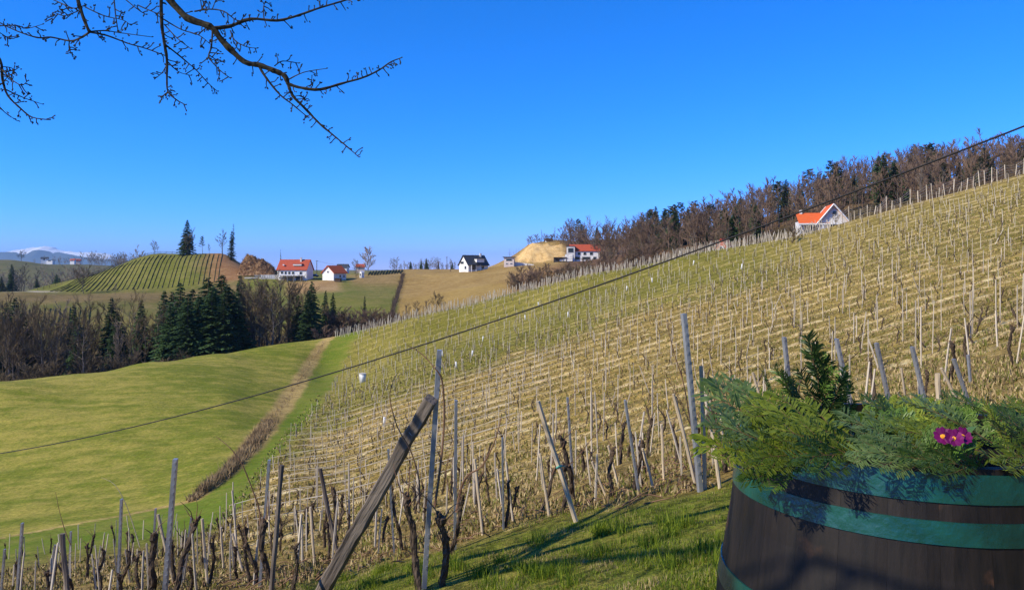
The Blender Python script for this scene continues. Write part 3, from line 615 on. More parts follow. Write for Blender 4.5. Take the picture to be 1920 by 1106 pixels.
def bare_tree_meshes(seed, H=15.0, spread=.55, base=.25, n1=9, n2=6, n3=5, lean=0.0, broom=0.0, tw=.042):
    r = random.Random(seed); tb = MB(); cb = MB()
    k = 7; pts = []; x = y = 0.0
    for i in range(k+1):
        t = i/k; pts.append(Vector((x, y, H*.86*t))); x += r.uniform(-.25, .25)+lean*H/k; y += r.uniform(-.25, .25)
    rad = [H*.0125*(1-.88*i/k)+.02 for i in range(k+1)]; tb.tube(pts, rad, 6)
    def trunk_at(t):
        f = t*k; i = min(int(f), k-1); return pts[i].lerp(pts[i+1], f-i)
    def path(p, d, L, seg, curve, jit):
        out = [p]; d = d.normalized()
        for _ in range(seg):
            d = (d+Vector((r.uniform(-jit, jit), r.uniform(-jit, jit), r.uniform(-jit, jit)+curve))).normalized(); p = p+d*(L/seg); out.append(p)
        return out
    for a in range(n1):
        t = base+(1-base)*(a+r.random()*.8)/n1; t = min(t, .99); p = trunk_at(t)
        L = H*spread*(1-.55*t)*r.uniform(.7, 1.15)*(.75 if t < .4 else 1); az = a*2.4+r.uniform(-.5, .5); el = r.uniform(.45, 1.0)+broom
        d = Vector((math.cos(az)*math.cos(el), math.sin(az)*math.cos(el), math.sin(el))); b1 = path(p, d, L, 4, .10, .22)
        r0 = H*.0055*(1.1-.7*t)+.015; tb.tube(b1, [r0, r0*.8, r0*.6, r0*.42, r0*.22], 4, cap=False)
        for b in range(n2):
            u = .22+.78*(b+r.random())/n2; f = min(u, .999)*4; i = int(f); q = b1[i].lerp(b1[i+1], f-i); dd = (b1[i+1]-b1[i]).normalized()
            d2 = (dd+Vector((r.uniform(-1, 1), r.uniform(-1, 1), r.uniform(-.35, .9)))*.8).normalized()
            L2 = L*r.uniform(.28, .5)*(1.25-.6*u); b2 = path(q, d2, L2, 3, .10, .3)
            cb.tube(b2, [tw*1.25, tw, tw*.75, tw*.5], 3, cap=False)
            for c in range(n3):
                v = .2+.8*(c+r.random())/n3; f = min(v, .999)*3; i = int(f); q2 = b2[i].lerp(b2[i+1], f-i); d3 = (b2[i+1]-b2[i]).normalized()
                d4 = (d3+Vector((r.uniform(-1, 1), r.uniform(-1, 1), r.uniform(-.4, .9)))*.9).normalized(); L3 = L2*r.uniform(.3, .6)
                b3 = path(q2, d4, L3, 2, .08, .25); cb.tube(b3, [tw*.8, tw*.6, tw*.4], 3, cap=False)
    return tb, cb
def spruce_meshes(seed, H=18.0, width=.19, droop=.5, base=.06, rag=.25, dens=1.0, clump=0.0):
    r = random.Random(seed); tb = MB(); cb = MB()
    tb.tube([(0, 0, 0), (r.uniform(-.1, .1), 0, H*.5), (0, r.uniform(-.1, .1), H)], [H*.013, H*.008, .02], 6)
    h = base*H
    while h < H*.985:
        t = h/H; Lm = H*width*((1-t)**.85)*(.75+.25*min(1, t/.15))+.18
        nb = max(4, int((9 if t < .7 else 6)*dens)); a0 = r.random()*6.28
        for b in range(nb):
            az = a0+b*6.283/nb+r.uniform(-.3, .3); L = Lm*r.uniform(1-rag, 1+rag*.6)
            if clump and r.random() < clump: continue
            h_ = h+r.uniform(-.5, .5)*H*.03; dx, dy = math.cos(az), math.sin(az); up = .35*(t-.35)
            def P(s, lat=0.0, dz=0.0):
                z = h_+L*(up*s-droop*s*s*.55+.22*droop*s**3)+dz; return (dx*L*s-dy*lat, dy*L*s+dx*lat, z)
            ns = 5; wmax = L*.34+.12
            for s_ in range(ns):
                s0 = .10+.9*s_/ns; s1 = s0+.9/ns*1.35
                for sd in (-1, 1):
                    w = wmax*(1-.6*s0)*r.uniform(.7, 1.25)*sd; hang = -r.uniform(.10, .34)*(.5+L*.22)
                    i = len(cb.v)
                    cb.v.extend([P(s0), P(min(s1, 1.06), .04*sd), P((s0+s1)/2+.16, w, hang), P((s0+s1)/2-.04, w*.55, hang*1.25)])
                    cb.f.append((i, i+1, i+2, i+3)); cb.m.append(0)
            i = len(cb.v); cb.v.extend([P(.05, -.05), P(.05, .05), P(1.08)]); cb.f.append((i, i+1, i+2)); cb.m.append(0)
        h += max(.28, H*.030*(1.15-.6*t))/dens**.5
    return tb, cb
def pine_meshes(seed, H=16.0):
    r = random.Random(seed); tb = MB(); cb = MB()
    tb.tube([(0, 0, 0), (.2, .1, H*.4), (r.uniform(-.4, .4), .2, H*.75), (0, 0, H*.97)], [H*.014, H*.011, H*.007, .02], 6)
    for a in range(26):
        t = .42+.58*((a+r.random())/26); az = a*2.4; L = H*.20*(1.25-t)*r.uniform(.7, 1.3)
        p0 = Vector((0, 0, H*t)); p1 = p0+Vector((math.cos(az)*L, math.sin(az)*L, L*r.uniform(.05, .5))); tb.tube([p0, p1], [.06, .025], 3, cap=False)
        for c in range(26):
            q = p0.lerp(p1, r.uniform(.45, 1.1))+Vector((r.gauss(0, .32), r.gauss(0, .32), r.gauss(.1, .24)))*(.6+L*.2)
            d1 = Vector((r.gauss(0, 1), r.gauss(0, 1), r.gauss(.4, .6))).normalized()*r.uniform(.25, .5); d2 = d1.cross(Vector((r.gauss(0, 1), r.gauss(0, 1), 1))).normalized()*r.uniform(.1, .22)
            i = len(cb.v); cb.v.extend([tuple(q-d1), tuple(q+d2), tuple(q+d1), tuple(q-d2)]); cb.f.append((i, i+1, i+2, i+3)); cb.m.append(0)
    return tb, cb
PROTO = {}
def proto(key, kind, meshes, m_trunk, m_crown, H):
    tb, cb = meshes; PROTO[key] = (kind, tb.mesh(key+'_trunk', m_trunk), cb.mesh(key+'_crown', m_crown), H)
for i in range(5):
    ms = bare_tree_meshes(100+i, 15, .46+.05*i, .16+.06*(i % 3), 12, 8, 7)
    proto('bare%d' % i, 'bare_tree', ms, M_bark, M_twig_red, 15.0)
    PROTO['dark%d' % i] = ('bare_tree', PROTO['bare%d' % i][1], ms[1].mesh('dark_crown', M_twig_dark), 15.0)
for i in range(3): proto('slim%d' % i, 'bare_tree', bare_tree_meshes(140+i, 16, .30, .25, 15, 7, 6, broom=.2), M_bark, M_twig_grey, 16.0)
for i in range(3): proto('round%d' % i, 'bare_tree', bare_tree_meshes(160+i, 9, .62, .12, 14, 9, 6, tw=.034), M_bark, M_twig_dark, 9.0)
for i in range(4): proto('spruce%d' % i, 'spruce_tree', spruce_meshes(200+i, 18, .17+.02*i, .5+.1*i, .05, .3), M_bark, M_spruce, 18.0)
for i in range(2): proto('pine%d' % i, 'pine_tree', pine_meshes(240+i, 16), M_bark, M_pine, 16.0)
proto('thin_spruce', 'spruce_tree', spruce_meshes(260, 16, .085, .5, .03, .45, 1.0, .15), M_bark, M_pine, 16.0)
proto('ragged', 'spruce_tree', spruce_meshes(262, 18, .10, .35, .45, .5, .8, .3), M_bark, M_pine, 18.0)
proto('blossom', 'budding_tree', bare_tree_meshes(270, 10, .55, .12, 15, 9, 7, tw=.06), M_bark, M_blossom, 10.0)
for i in range(2):
    tb, cb = bare_tree_meshes(280+i, 3.2, .75, .03, 16, 7, 6, tw=.02); proto('bush%d' % i, 'bare_bush', (tb, cb), M_twig_dark, M_twig_red, 3.2)
    PROTO['dbush%d' % i] = ('bare_bush', PROTO['bush%d' % i][1], cb.mesh('dbush_crown', M_twig_dark), 3.2)
for i in range(3):     # light versions for woods that read as one mass
    tb, cb = bare_tree_meshes(300+i, 15, .5, .15, 8, 6, 5, tw=.075); tb.add(cb.v, cb.f); PROTO['mass%d' % i] = (np.array(tb.v), [f for f in tb.f], 15.0)
def wood_mass(label, spots, mat, name='bare_wood'):
    V = []; Fc = []; n = 0; r = random.Random(77)
    for px, d, h in spots:
        v, f, H = PROTO['mass%d' % r.randrange(3)]; p = at(px, d); a = r.random()*6.28; s = h/H; fat = r.uniform(.8, 1.2)
        c, si = math.cos(a)*s*fat, math.sin(a)*s*fat
        V.append(np.stack([v[:, 0]*c-v[:, 1]*si+p.x, v[:, 0]*si+v[:, 1]*c+p.y, v[:, 2]*s+p.z-.2], -1)); Fc += [tuple(i+n for i in q) for q in f]; n += len(v)
    me = bpy.data.meshes.new(name); me.from_pydata(np.concatenate(V).tolist(), [], Fc); me.materials.append(mat)
    return tag(link(bpy.data.objects.new(name, me)), label, 'wood', kind='stuff')
TR = random.Random(5)
def tree(key, p, h, label, cat, group=None, fat=1.0, name=None):
    kind, tm, cm, H = PROTO[key]; o = bpy.data.objects.new(name or kind, None); o.empty_display_size = .3
    o.location = (p[0], p[1], p[2]-.15); s = h/H; o.scale = (s*fat, s*fat, s); o.rotation_euler = (TR.uniform(-.03, .03), TR.uniform(-.03, .03), TR.random()*6.28)
    link(o); tag(o, label, cat, group)
    a = bpy.data.objects.new('stems' if 'bush' in kind else 'trunk', tm); b = bpy.data.objects.new('twigs' if kind in ('bare_bush',) else 'crown', cm)
    link(a, o); link(b, o); return o
def tree_top(key, px, top, d, label, cat, group=None, fat=1.0, hmin=1.5, name=None):
    p = at(px, d); h = max(hmin, -(top-HY)/F*d-p.z); return tree(key, p, h, label, cat, group, fat, name)
# --- the wood in the valley behind the meadow
G = 'trees of the valley wood'
for i_, (px, top, d, fat) in enumerate(sorted([(16, 575, 168, 1.3), (40, 580, 170, 1.3), (-2, 590, 166, 1.2), (60, 596, 172, 1.1), (150, 592, 170, 1.1), (222, 585, 172, 1.2), (-14, 552, 176, 1), (5, 566, 172, 1.1), (28, 556, 175, 1.1), (132, 570, 176, .9), (208, 556, 180, 1), (263, 560, 178, 1.0), (306, 543, 178, 1.2), (333, 528, 176, 1.5), (360, 540, 180, 1.4), (386, 518, 178, 1.6), (412, 512, 184, 1.6), (428, 532, 178, 1.6), (372, 552, 172, 1.5), (318, 565, 170, 1.4), (440, 540, 180, 1.4), (353, 548, 168, 1.5), (394, 535, 170, 1.6), (420, 560, 170, 1.5), (325, 545, 182, 1.3), (576, 545, 188, 1.2), (451, 513, 196, .9), (583, 526, 196, 1.0), (609, 543, 205, .8), (622, 547, 207, .7), (345, 560, 170, 1.5), (400, 548, 172, 1.6), (558, 552, 192, 1.0)])):
    tree_top('spruce%d' % TR.randrange(4), px, top, d, nth(i_+1)+' spruce from the left in the valley wood behind the meadow', 'tree', G+', spruces', fat)
for k in range(84):
    px = -60+k*8.2+TR.uniform(-8, 8); d = crest_d(px)+TR.uniform(38, 88)
    if px < 340: top = TR.uniform(556, 622)
    elif px < 460: top = TR.uniform(555, 620)
    elif px < 580: top = TR.uniform(528, 590)
    else: top = TR.uniform(572, 610)
    tree_top(TR.choice(['dark0', 'dark1', 'dark2', 'dark3', 'dark4', 'slim0', 'slim1', 'slim2']), px, top, d, 'bare dark brown tree in the valley wood behind the meadow', 'tree', G+', bare trees', TR.uniform(.7, 1.0))
for px, top, d in [(478, 527, 188), (500, 522, 192), (520, 524, 190), (540, 527, 194), (556, 532, 196), (488, 540, 180), (512, 538, 178), (470, 535, 186)]:
    tree_top('dark%d' % TR.randrange(5), px, top, d, 'tall bare brown tree in the clump below the red-roofed farmhouse', 'tree', 'bare trees below the farmhouse', 1.0)
tree_top('thin_spruce', 683, 553, 225, 'slim ivy-green conifer among bare trees left of the dry field', 'tree')
for px, top, d in [(655, 572, 230), (668, 580, 226), (700, 575, 232), (715, 580, 235), (726, 588, 228), (640, 585, 222), (690, 590, 220), (710, 592, 222), (735, 596, 225)]:
    tree_top(TR.choice(['slim0', 'slim2', 'dark1', 'bare2']), px, top, d, 'small bare tree in the dip left of the dry field', 'tree', 'small bare trees in the dip')
for px, top, d in [(818, 548, 235), (828, 553, 232), (780, 565, 228), (762, 570, 226), (800, 562, 225)]:
    tree_top('round%d' % TR.randrange(3), px, top, d, 'low bare bush tree at the foot of the dry field', 'tree', 'bushes at the foot of the dry field', 1.0)
for k in range(36):
    px = TR.uniform(610, 745); tree_top('bush%d' % TR.randrange(2), px, TR.uniform(585, 625), crest_d(px)+TR.uniform(20, 70), 'brown bare shrub in the dip behind the vineyard crest', 'bush', 'shrubs in the dip', 1.3)
for k in range(60):
    px = -60+k*11.5; d = crest_d(px)+TR.uniform(26, 60)
    tree(TR.choice(['dbush0', 'dbush1']), at(px, d), TR.uniform(3, 5.5), 'dark bare undergrowth shrub in the valley wood', 'bush', 'undergrowth of the valley wood', 1.2)
# --- hill on the left with its single trees
tree_top('spruce2', 349, 411, 402, 'tallest dark spruce on top of the left hill', 'tree', fat=1.15)
tree_top('round0', 352, 440, 400, 'bare bush tree at the foot of the tall hilltop spruce', 'tree')
tree_top('slim1', 362, 425, 404, 'slim bare tree right beside the tall hilltop spruce', 'tree')
tree_top('pine0', 380, 443, 401, 'small layered pine on the left hilltop', 'tree', fat=1.0)
tree_top('slim0', 392, 455, 402, 'small thin bare tree right of the hilltop pine', 'tree')
tree_top('slim2', 417, 428, 398, 'tall bare tree just left of the ivy-clad conifer on the hill', 'tree', fat=1.5)
tree_top('thin_spruce', 434, 432, 394, 'ivy-clad narrow conifer at the right end of the left hill', 'tree', fat=1.6)
tree_top('ragged', 437, 418, 397, 'tall ragged conifer with bare lower trunk behind the ivy-clad one', 'tree', fat=.8)
tree_top('round1', 290, 452, 405, 'round bare tree on the skyline of the left vineyard hill', 'tree')
tree_top('round2', 157, 500, 352, 'bare tree at the foot of the left hill vineyard', 'tree')
tree_top('slim2', 216, 528, 345, 'thin bare tree on the bank below the left hill vineyard', 'tree')
tree_top('ragged', 527, 466, 378, 'sparse tall conifer behind the red-roofed farmhouse', 'tree', fat=.55)
tree_top('blossom', 690, 462, 385, 'pale budding tree on the ridge right of the small white house', 'tree', fat=1.05)
tree_top('round1', 668, 487, 420, 'dark bare tree left of the pale budding tree on the ridge', 'tree')
tree_top('round2', 668, 507, 360, 'low dark bare tree on the slope right of the small white house', 'tree')
for px, top, d in [(28, 503, 470), (45, 490, 430), (40, 498, 440), (72, 500, 480), (70, 515, 460), (100, 515, 470), (120, 520, 480), (60, 520, 440)]:
    tree_top('slim%d' % TR.randrange(3), px, top, d, 'tall thin bare tree in the far-left wood', 'tree', 'thin trees of the far-left wood', 1.2)
for px, top, d in [(4, 518, 420), (20, 512, 430), (-12, 515, 425), (70, 522, 430), (105, 513, 470), (112, 520, 465), (24, 495, 560)]:
    tree_top('spruce%d' % TR.randrange(4), px, top, d, 'small dark spruce in the far-left wood', 'tree', 'spruces of the far-left wood', 1.3)
wood_mass('far-left bare wood beyond the pale track', [(TR.uniform(-60, 270), TR.uniform(425, 640), TR.uniform(8, 15)) for k in range(90)], M_twig_grey)
wood_mass('trees on the far ridge left of the vineyard hill', [(TR.uniform(150, 275), TR.uniform(840, 900), TR.uniform(9, 16)) for k in range(40)]+[(TR.uniform(60, 150), TR.uniform(910, 940), TR.uniform(6, 11)) for k in range(16)], M_twig_grey)
tree_top('round1', 40, 470, 765, 'lone round tree on the far green hilltop at the left edge', 'tree', fat=1.3)
for k in range(26):
    px = 735+k*4.6+TR.uniform(-2, 2); tree_top(TR.choice(['slim0', 'slim1', 'dark0', 'bare1', 'dark3']), px, TR.uniform(480, 495), TR.uniform(455, 500), 'bare tree in the far grove left of the dark-roofed house', 'tree', 'far grove on the horizon', 1.1)
for px, top in [(790, 488), (800, 484), (822, 490), (848, 490), (770, 489)]:
    tree_top('spruce%d' % TR.randrange(4), px, top, 470, 'small dark conifer in the far grove left of the dark-roofed house', 'tree', 'conifers of the far grove', 1.0)
# --- the wood on the right hillside
TLX = [1040, 1080, 1150, 1200, 1250, 1300, 1350, 1400, 1440, 1480, 1520, 1560, 1600, 1650, 1700, 1760, 1800, 1850, 1900, 1990]
TLY = [440, 408, 412, 398, 388, 380, 374, 348, 334, 328, 312, 302, 288, 278, 268, 258, 266, 258, 250, 240]
GR = 'trees of the right hillside wood'
for k in range(150):
    px = 1060+(k/150)*930+TR.uniform(-10, 10); row = k % 3; d = (TR.uniform(285, 345), TR.uniform(245, 290), TR.uniform(205, 250))[row]
    d = min(d, float(np.interp(px, [1100, 1300, 1500, 2000], [430, 360, 330, 320]))); d = max(d, float(np.interp(px, [1060, 1200, 1300, 1500, 2000], [392, 300, 235, 205, 190])))
    tl = float(np.interp(px, TLX, TLY)); top = tl+(TR.uniform(0, 16), TR.uniform(14, 45), TR.uniform(40, 75))[row]
    p = at(px, d); h = -(top-HY)/F*d-p.z; h = min(max(h, 6.5), 24)
    tree(TR.choice(['bare0', 'bare1', 'bare2', 'bare3', 'bare4', 'slim0', 'slim1', 'slim2']), p, h, 'bare reddish-brown tree in the wood on the right hillside', 'tree', GR+', bare trees', TR.uniform(.75, 1.05))
sp = [(1083, 407, 415), (1092, 415, 400), (1120, 420, 410), (1138, 418, 412), (1195, 408, 380), (1205, 400, 370), (1230, 382, 360), (1248, 388, 352), (1262, 380, 350), (1275, 376, 345), (1290, 384, 340), (1302, 374, 338), (1318, 388, 330), (1330, 382, 335), (1345, 388, 325), (1360, 402, 300), (1300, 408, 300), (1270, 410, 310), (1340, 415, 280), (1385, 400, 300), (1375, 370, 340), (1425, 385, 300), (1515, 315, 330), (1530, 335, 300), (1545, 322, 310), (1560, 300, 330), (1568, 298, 330), (1600, 320, 262), (1612, 335, 250), (1590, 338, 256), (1640, 330, 270), (1655, 350, 240), (1480, 355, 300), (1497, 345, 320), (1660, 285, 330), (1715, 265, 330), (1730, 270, 320), (1745, 262, 325), (1765, 300, 260), (1770, 315, 250), (1800, 300, 260), (1795, 325, 240), (1855, 310, 240), (1885, 282, 260), (1900, 290, 240), (1912, 278, 250), (1925, 285, 240), (1945, 270, 250), (1893, 252, 310)]
for k in range(34):
    px_ = TR.uniform(1185, 1420); sp.append((px_, float(np.interp(px_, TLX, TLY))+TR.uniform(-4, 40), float(np.interp(px_, [1185, 1300, 1420], [330, 262, 232]))+TR.uniform(-12, 30)))
for k in range(30):
    px_ = TR.uniform(1430, 1960); sp.append((px_, float(np.interp(px_, TLX, TLY))+TR.uniform(2, 50), TR.uniform(215, 300)))
for px, top, d in sp:
    tree_top(TR.choice(['spruce0', 'spruce1', 'spruce3', 'pine0', 'pine1', 'spruce2']), px, top+4, d, 'dark evergreen in the wood on the right hillside', 'tree', GR+', evergreens', 1.4, hmin=6)
for px, top, d in [(1155, 432, 330), (1170, 440, 320), (1145, 445, 335), (1185, 450, 300), (1205, 452, 290), (1230, 455, 280)]:
    tree_top('dark%d' % TR.randrange(5), px, top, d, 'dark bare spreading tree right of the long white house', 'tree', 'dark trees beside the long white house', 1.2)
tree_top('slim0', 1015, 428, 415, 'thin bare poplar on the skyline above the sand bank, left one', 'tree', fat=.5)
tree_top('slim1', 1040, 424, 418, 'thin bare poplar on the skyline above the sand bank, right one', 'tree', fat=.6)
for px in (958, 963, 968, 973, 980, 955): tree_top('slim2', px, TR.uniform(462, 470), 395, 'leafless sapling on the skyline left of the sand bank', 'tree', 'saplings left of the sand bank', .35)
for k in range(16): tree('bush%d' % TR.randrange(2), at(992+k*5.5, 404), TR.uniform(2, 4.5), 'brown shrub along the top of the sand bank', 'bush', 'shrubs on top of the sand bank')
for k in range(70):
    px = TR.uniform(955, 1260); d = TR.uniform(crest_d(px)+22, 300); d = max(d, float(np.interp(px, [955, 1040, 1100, 1260], [262, 225, 175, 165])))
    tree(TR.choice(['bush0', 'bush1', 'dbush0']), at(px, d), TR.uniform(2.5, 5.5), 'brown leafless shrub on the slope behind the vineyard crest', 'bush', 'shrubs behind the vineyard crest', 1.2)
for k in range(60):
    px = TR.uniform(1250, 1990); tree(TR.choice(['bush0', 'bush1', 'dbush0']), at(px, crest_d(px)+TR.uniform(50, 85)), TR.uniform(2.5, 5), 'brown leafless shrub at the foot of the right hillside wood', 'bush', 'shrubs at the foot of the right wood', 1.2)
wood_mass('bare reddish wood behind the front trees of the right hillside', [(1050+TR.random()*980, TR.uniform(215, 345), 0) for k in range(0)]+
    [(px_, max(d_, float(np.interp(px_, [1060, 1200, 1300, 1500, 2000], [395, 300, 240, 210, 195]))), TR.uniform(9, 15)) for px_, d_ in [(1050+TR.random()*980, TR.uniform(205, 335)) for k in range(330)]], M_twig_red)
wood_mass('tangled dark bare wood filling the valley behind the meadow', [(px_, crest_d(px_)+TR.uniform(36, 90), TR.uniform(6, 11)) for px_ in [TR.uniform(-80, 640) for k in range(70)]], M_twig_dark)
tree_top('round2', 1566, 399, 131, 'small dark gnarled tree in front of the orange-roofed house', 'tree', fat=1.0)
tree('dbush1', at(1487, 118), 2.6, 'low bare bush at the vineyard edge left of the orange-roofed house', 'bush', fat=1.5)
# ------------------------------------------------------------------ vineyard on the slope
M_stake = noisy('weathered_grey_stake', (.40, .34, .25), (.62, .54, .42), 4, .85, .15, stretch=(1, 1, .3), per_obj=.2)
M_stakes = noisy('weathered_grey_stakes', (.40, .35, .27), (.58, .52, .42), .9, .85, .15)
M_vbark = noisy('dark_vine_bark', (.050, .036, .024), (.135, .10, .072), 22, .95, .05, bump=1.0, bscale=45, stretch=(1, 1, .35), bdist=.02, lo=.3, hi=.7)
M_cane = noisy('brown_vine_cane', (.14, .075, .040), (.24, .14, .08), 8, .7, .2)
M_guard = noisy('white_plastic_sleeve', (.70, .70, .66), (.80, .80, .77), 6, .5, .3)
VR = random.Random(21)
def put(o, p, tilt=0.0, az=0.0, s=1.0, twist=None):
    o.location = p; o.rotation_euler = Euler((tilt*math.cos(az), tilt*math.sin(az), VR.random()*6.28 if twist is None else twist)); o.scale = (s, s, s); return o
spots = []
k = 4
while k*ROWS < 158:
    y0 = (k+.82)*ROWS
    x = -60.0
    while x < 120:
        x += VR.uniform(.9, 1.9); y = y0+VR.uniform(-.25, .25)-.9*(float(vnoise(x*.15, y0*.15, 21))-.5)
        px = CX+F*x/y
        if px > 1990 or px < 200 or y > crest_d(px)-1.5: continue
        if VR.random() < .12: continue
        spots.append((x, y))
    k += 1
S_ = np.array(spots); S_z = height(S_[:, 0], S_[:, 1]); S_px = CX+F*S_[:, 0]/S_[:, 1]; S_py = HY-F*S_z/S_[:, 1]
spots = [(a, b, c_, d_, e_) for a, b, c_, d_, e_ in zip(S_[:, 0].tolist(), S_[:, 1].tolist(), S_z.tolist(), S_px.tolist(), S_py.tolist()) if d_ >= np.interp(e_, RBY, RBX)+4]
spots.sort(key=lambda s: s[1])
def stake_mesh(seed):
    r = random.Random(seed); m = MB(); h = 1.0
    pr = [(1, .75), (.75, 1), (-.75, 1), (-1, .75), (-1, -.75), (-.75, -1), (.75, -1), (1, -.75)]
    m.tube([(0, 0, -.2), (r.uniform(-.008, .008), r.uniform(-.008, .008), .5), (0, 0, .97), (0, 0, 1.0)], [.021, .02, .018, .012], 8, prof=pr); return m.mesh('vine_stake', M_stake)
SM = [stake_mesh(i) for i in range(4)]
def small_vine(seed):
    r = random.Random(seed); m = MB(); p = Vector((0, 0, -.1)); pts = [p]
    for i in range(6): p = p+Vector((r.uniform(-.07, .07), r.uniform(-.07, .07), .13)); pts.append(p)
    m.tube(pts, [.045, .04, .036, .034, .036, .045, .03], 6, jit=.2); c = MB()
    for b in range(4):
        a = r.random()*6.28; q = pts[-1-(b % 2)]; L = r.uniform(.25, .7); d = Vector((math.cos(a), math.sin(a), r.uniform(.2, 1.3))).normalized()
        d2 = (d+Vector((r.uniform(-.4, .4), r.uniform(-.4, .4), .2))).normalized(); m.tube([q, q+d*L*.5, q+d*L*.5+d2*L*.5], [.016, .012, .007], 4, cap=False)
    return m.mesh('vine_plant', M_vbark)
VM = [small_vine(400+i) for i in range(6)]
far_st = MB(); far_vn = MB(); ns = nv_ = 0
for (x, y, z, px, py) in spots:
    h = VR.gauss(1.42, .2); tl = VR.gauss(0, .05) if VR.random() > .12 else VR.uniform(.12, .5); az = VR.random()*6.28
    if VR.random() < .10: h *= .6
    if ns < 290 and 1330 < px*1.0 and py > 760: pass
    w = VR.uniform(.6, 1.1)
    if ns < 285:
        o = link(bpy.data.objects.new('vine_stake', SM[ns % 4])); put(o, (x, y, z), tl, az); o.scale = (w*.95, w*.95, h)
        tag(o, 'weathered grey stake in the vine rows of the facing slope', 'stake', 'stakes on the facing slope'); ns += 1
    else:
        d = Vector((math.sin(tl)*math.cos(az), math.sin(tl)*math.sin(az), math.cos(tl)))*h; p0 = Vector((x, y, z-.15)); rr = .019*w+.00013*y
        far_st.tube([p0, p0+d], [rr, rr*.9], 4)
    if VR.random() < .78:
        xv = x+VR.uniform(-.35, .35); zv = z+.29*(xv-x)
        if nv_ < 285:
            o = link(bpy.data.objects.new('vine_plant', VM[nv_ % 6])); put(o, (xv, y+VR.uniform(-.1, .1), zv), VR.gauss(0, .15), VR.random()*6.28, VR.uniform(.5, .95))
            tag(o, 'small dark pruned vine in the rows of the facing slope', 'vine', 'pruned vines on the facing slope'); nv_ += 1
        else:
            p0 = Vector((xv, y, zv-.1)); q = p0+Vector((VR.uniform(-.15, .15), VR.uniform(-.1, .1), VR.uniform(.4, .8)))
            far_vn.tube([p0, q], [.045, .04], 3, cap=False)
            for b in range(2):
                a = VR.random()*6.28; far_vn.tube([q, q+Vector((math.cos(a)*.4, math.sin(a)*.3, VR.uniform(.1, .5)))], [.025, .012], 3, cap=False)
# close-set stakes along the crest
for px in np.arange(628, 1560, 1.5):
    px = px+VR.uniform(-3, 3); d = float(crest_d(px))-VR.choice([1.0, 2.0, 3.5, 5.0]); p = at(px, d); h = VR.uniform(.9, 1.9)
    a = VR.gauss(0, .14); far_st.tube([p-Vector((0, 0, .2)), p+Vector((math.sin(a)*h, 0, math.cos(a)*h))], [.05, .035], 4)
o = far_st.build('vine_stakes', M_stakes); tag(o, 'hundreds of thin pale stakes farther up the facing slope', 'stakes', kind='stuff')
o = far_vn.build('vine_plants', M_vbark); tag(o, 'dark pruned vines farther up the facing slope', 'vines', kind='stuff')
# wire fence on the right part of the crest
g = empty('wire_fence', at(1580, 128), 0, 'pale wire fence with uneven posts along the right vineyard crest', 'fence'); P0 = g.location.copy(); prev = None; wires = MB()
fx = 1580.0
while fx < 2000:
    p = at(fx, float(crest_d(fx))-1.0); h = VR.choice([1.5, 1.9, 2.3, 2.5]); m = MB(); a = VR.gauss(0, .07); tp = p+Vector((math.sin(a)*h, 0, math.cos(a)*h))
    m.tube([p-P0-Vector((0, 0, .2)), tp-P0], .075, 5); m.build('post', M_stake, g)
    if prev:
        for t in (.35, .55, .75, .92): wires.tube([prev[0].lerp(prev[1], t)-P0, p.lerp(tp, t)-P0], .016, 3, cap=False)
    prev = (p, tp); fx += VR.uniform(9, 19)
tag(wires.build('wires', M_steel, g), kind='stuff')
# white container and plastic sleeves
b0 = hit(680, 717); g = empty('white_container', b0, .3, 'dirty white plastic container standing among the rows of the green slope', 'container')
h = 17/F*b0.y; r_ = 6.2/F*b0.y; m = MB(); m.tube([(0, 0, -.1), (0, 0, h*.5), (0, 0, h*.92)], [r_*.86, r_*.95, r_], 16); m.build('body', M_guard, g, True)
m = MB(); m.tube([(0, 0, h*.923), (0, 0, h)], r_*1.08, 16); m.build('lid', M_concrete, g)
for px, py in [(856, 690), (885, 668), (1010, 575), (1223, 530), (1065, 595), (720, 800), (830, 668), (1175, 545), (1390, 505), (905, 640), (985, 600), (1300, 498)]:
    p = hit(px, py); m = MB(); m.tube([(0, 0, -.05), (0, 0, .75)], .09, 8); o = m.build('vine_sleeve', M_guard, None, True); o.location = p; o.rotation_euler = (VR.uniform(-.15, .15), VR.uniform(-.2, .2), 0)
    tag(o, 'short white plastic sleeve round a young vine on the slope', 'vine sleeve', 'white vine sleeves')
# dry reeds and litter along the ditch
M_reed = noisy('dry_reeds', (.20, .135, .075), (.42, .31, .17), .5, .95, .05)
rd = MB(); RR = random.Random(33)
for k in range(5200):
    py = (790+150*RR.random()) if k % 5 else 640+300*RR.random(); w = float(np.interp(py, [640, 720, 790, 830, 900, 940], [4, 8, 13, 15, 11, 6])); px = float(np.interp(py, DTY, DTX))+RR.gauss(0, w*.5)
    p = hit(px, py, 25, 170) if k < 0 else None
    # depth from the table of the ditch
    rd.m.append((px, py))
dt_d = {}
for py in np.arange(636, 950, 6): dt_d[py] = hit(float(np.interp(py, DTY, DTX)), float(py), 25, 170).y
ks = sorted(dt_d); sp_ = rd.m; rd = MB(); rdp = []
for px, py in sp_:
    d = float(np.interp(py, ks, [dt_d[q] for q in ks])); q_ = d+RR.uniform(-.5, .5); p = Vector(((px-CX)/F*q_, q_, -9)); hh = RR.uniform(.25, .7)*(1.1 if 800 < py < 930 else .6)
    rdp.append((p, hh))
rz_ = height(np.array([q[0].x for q in rdp]), np.array([q[0].y for q in rdp]))
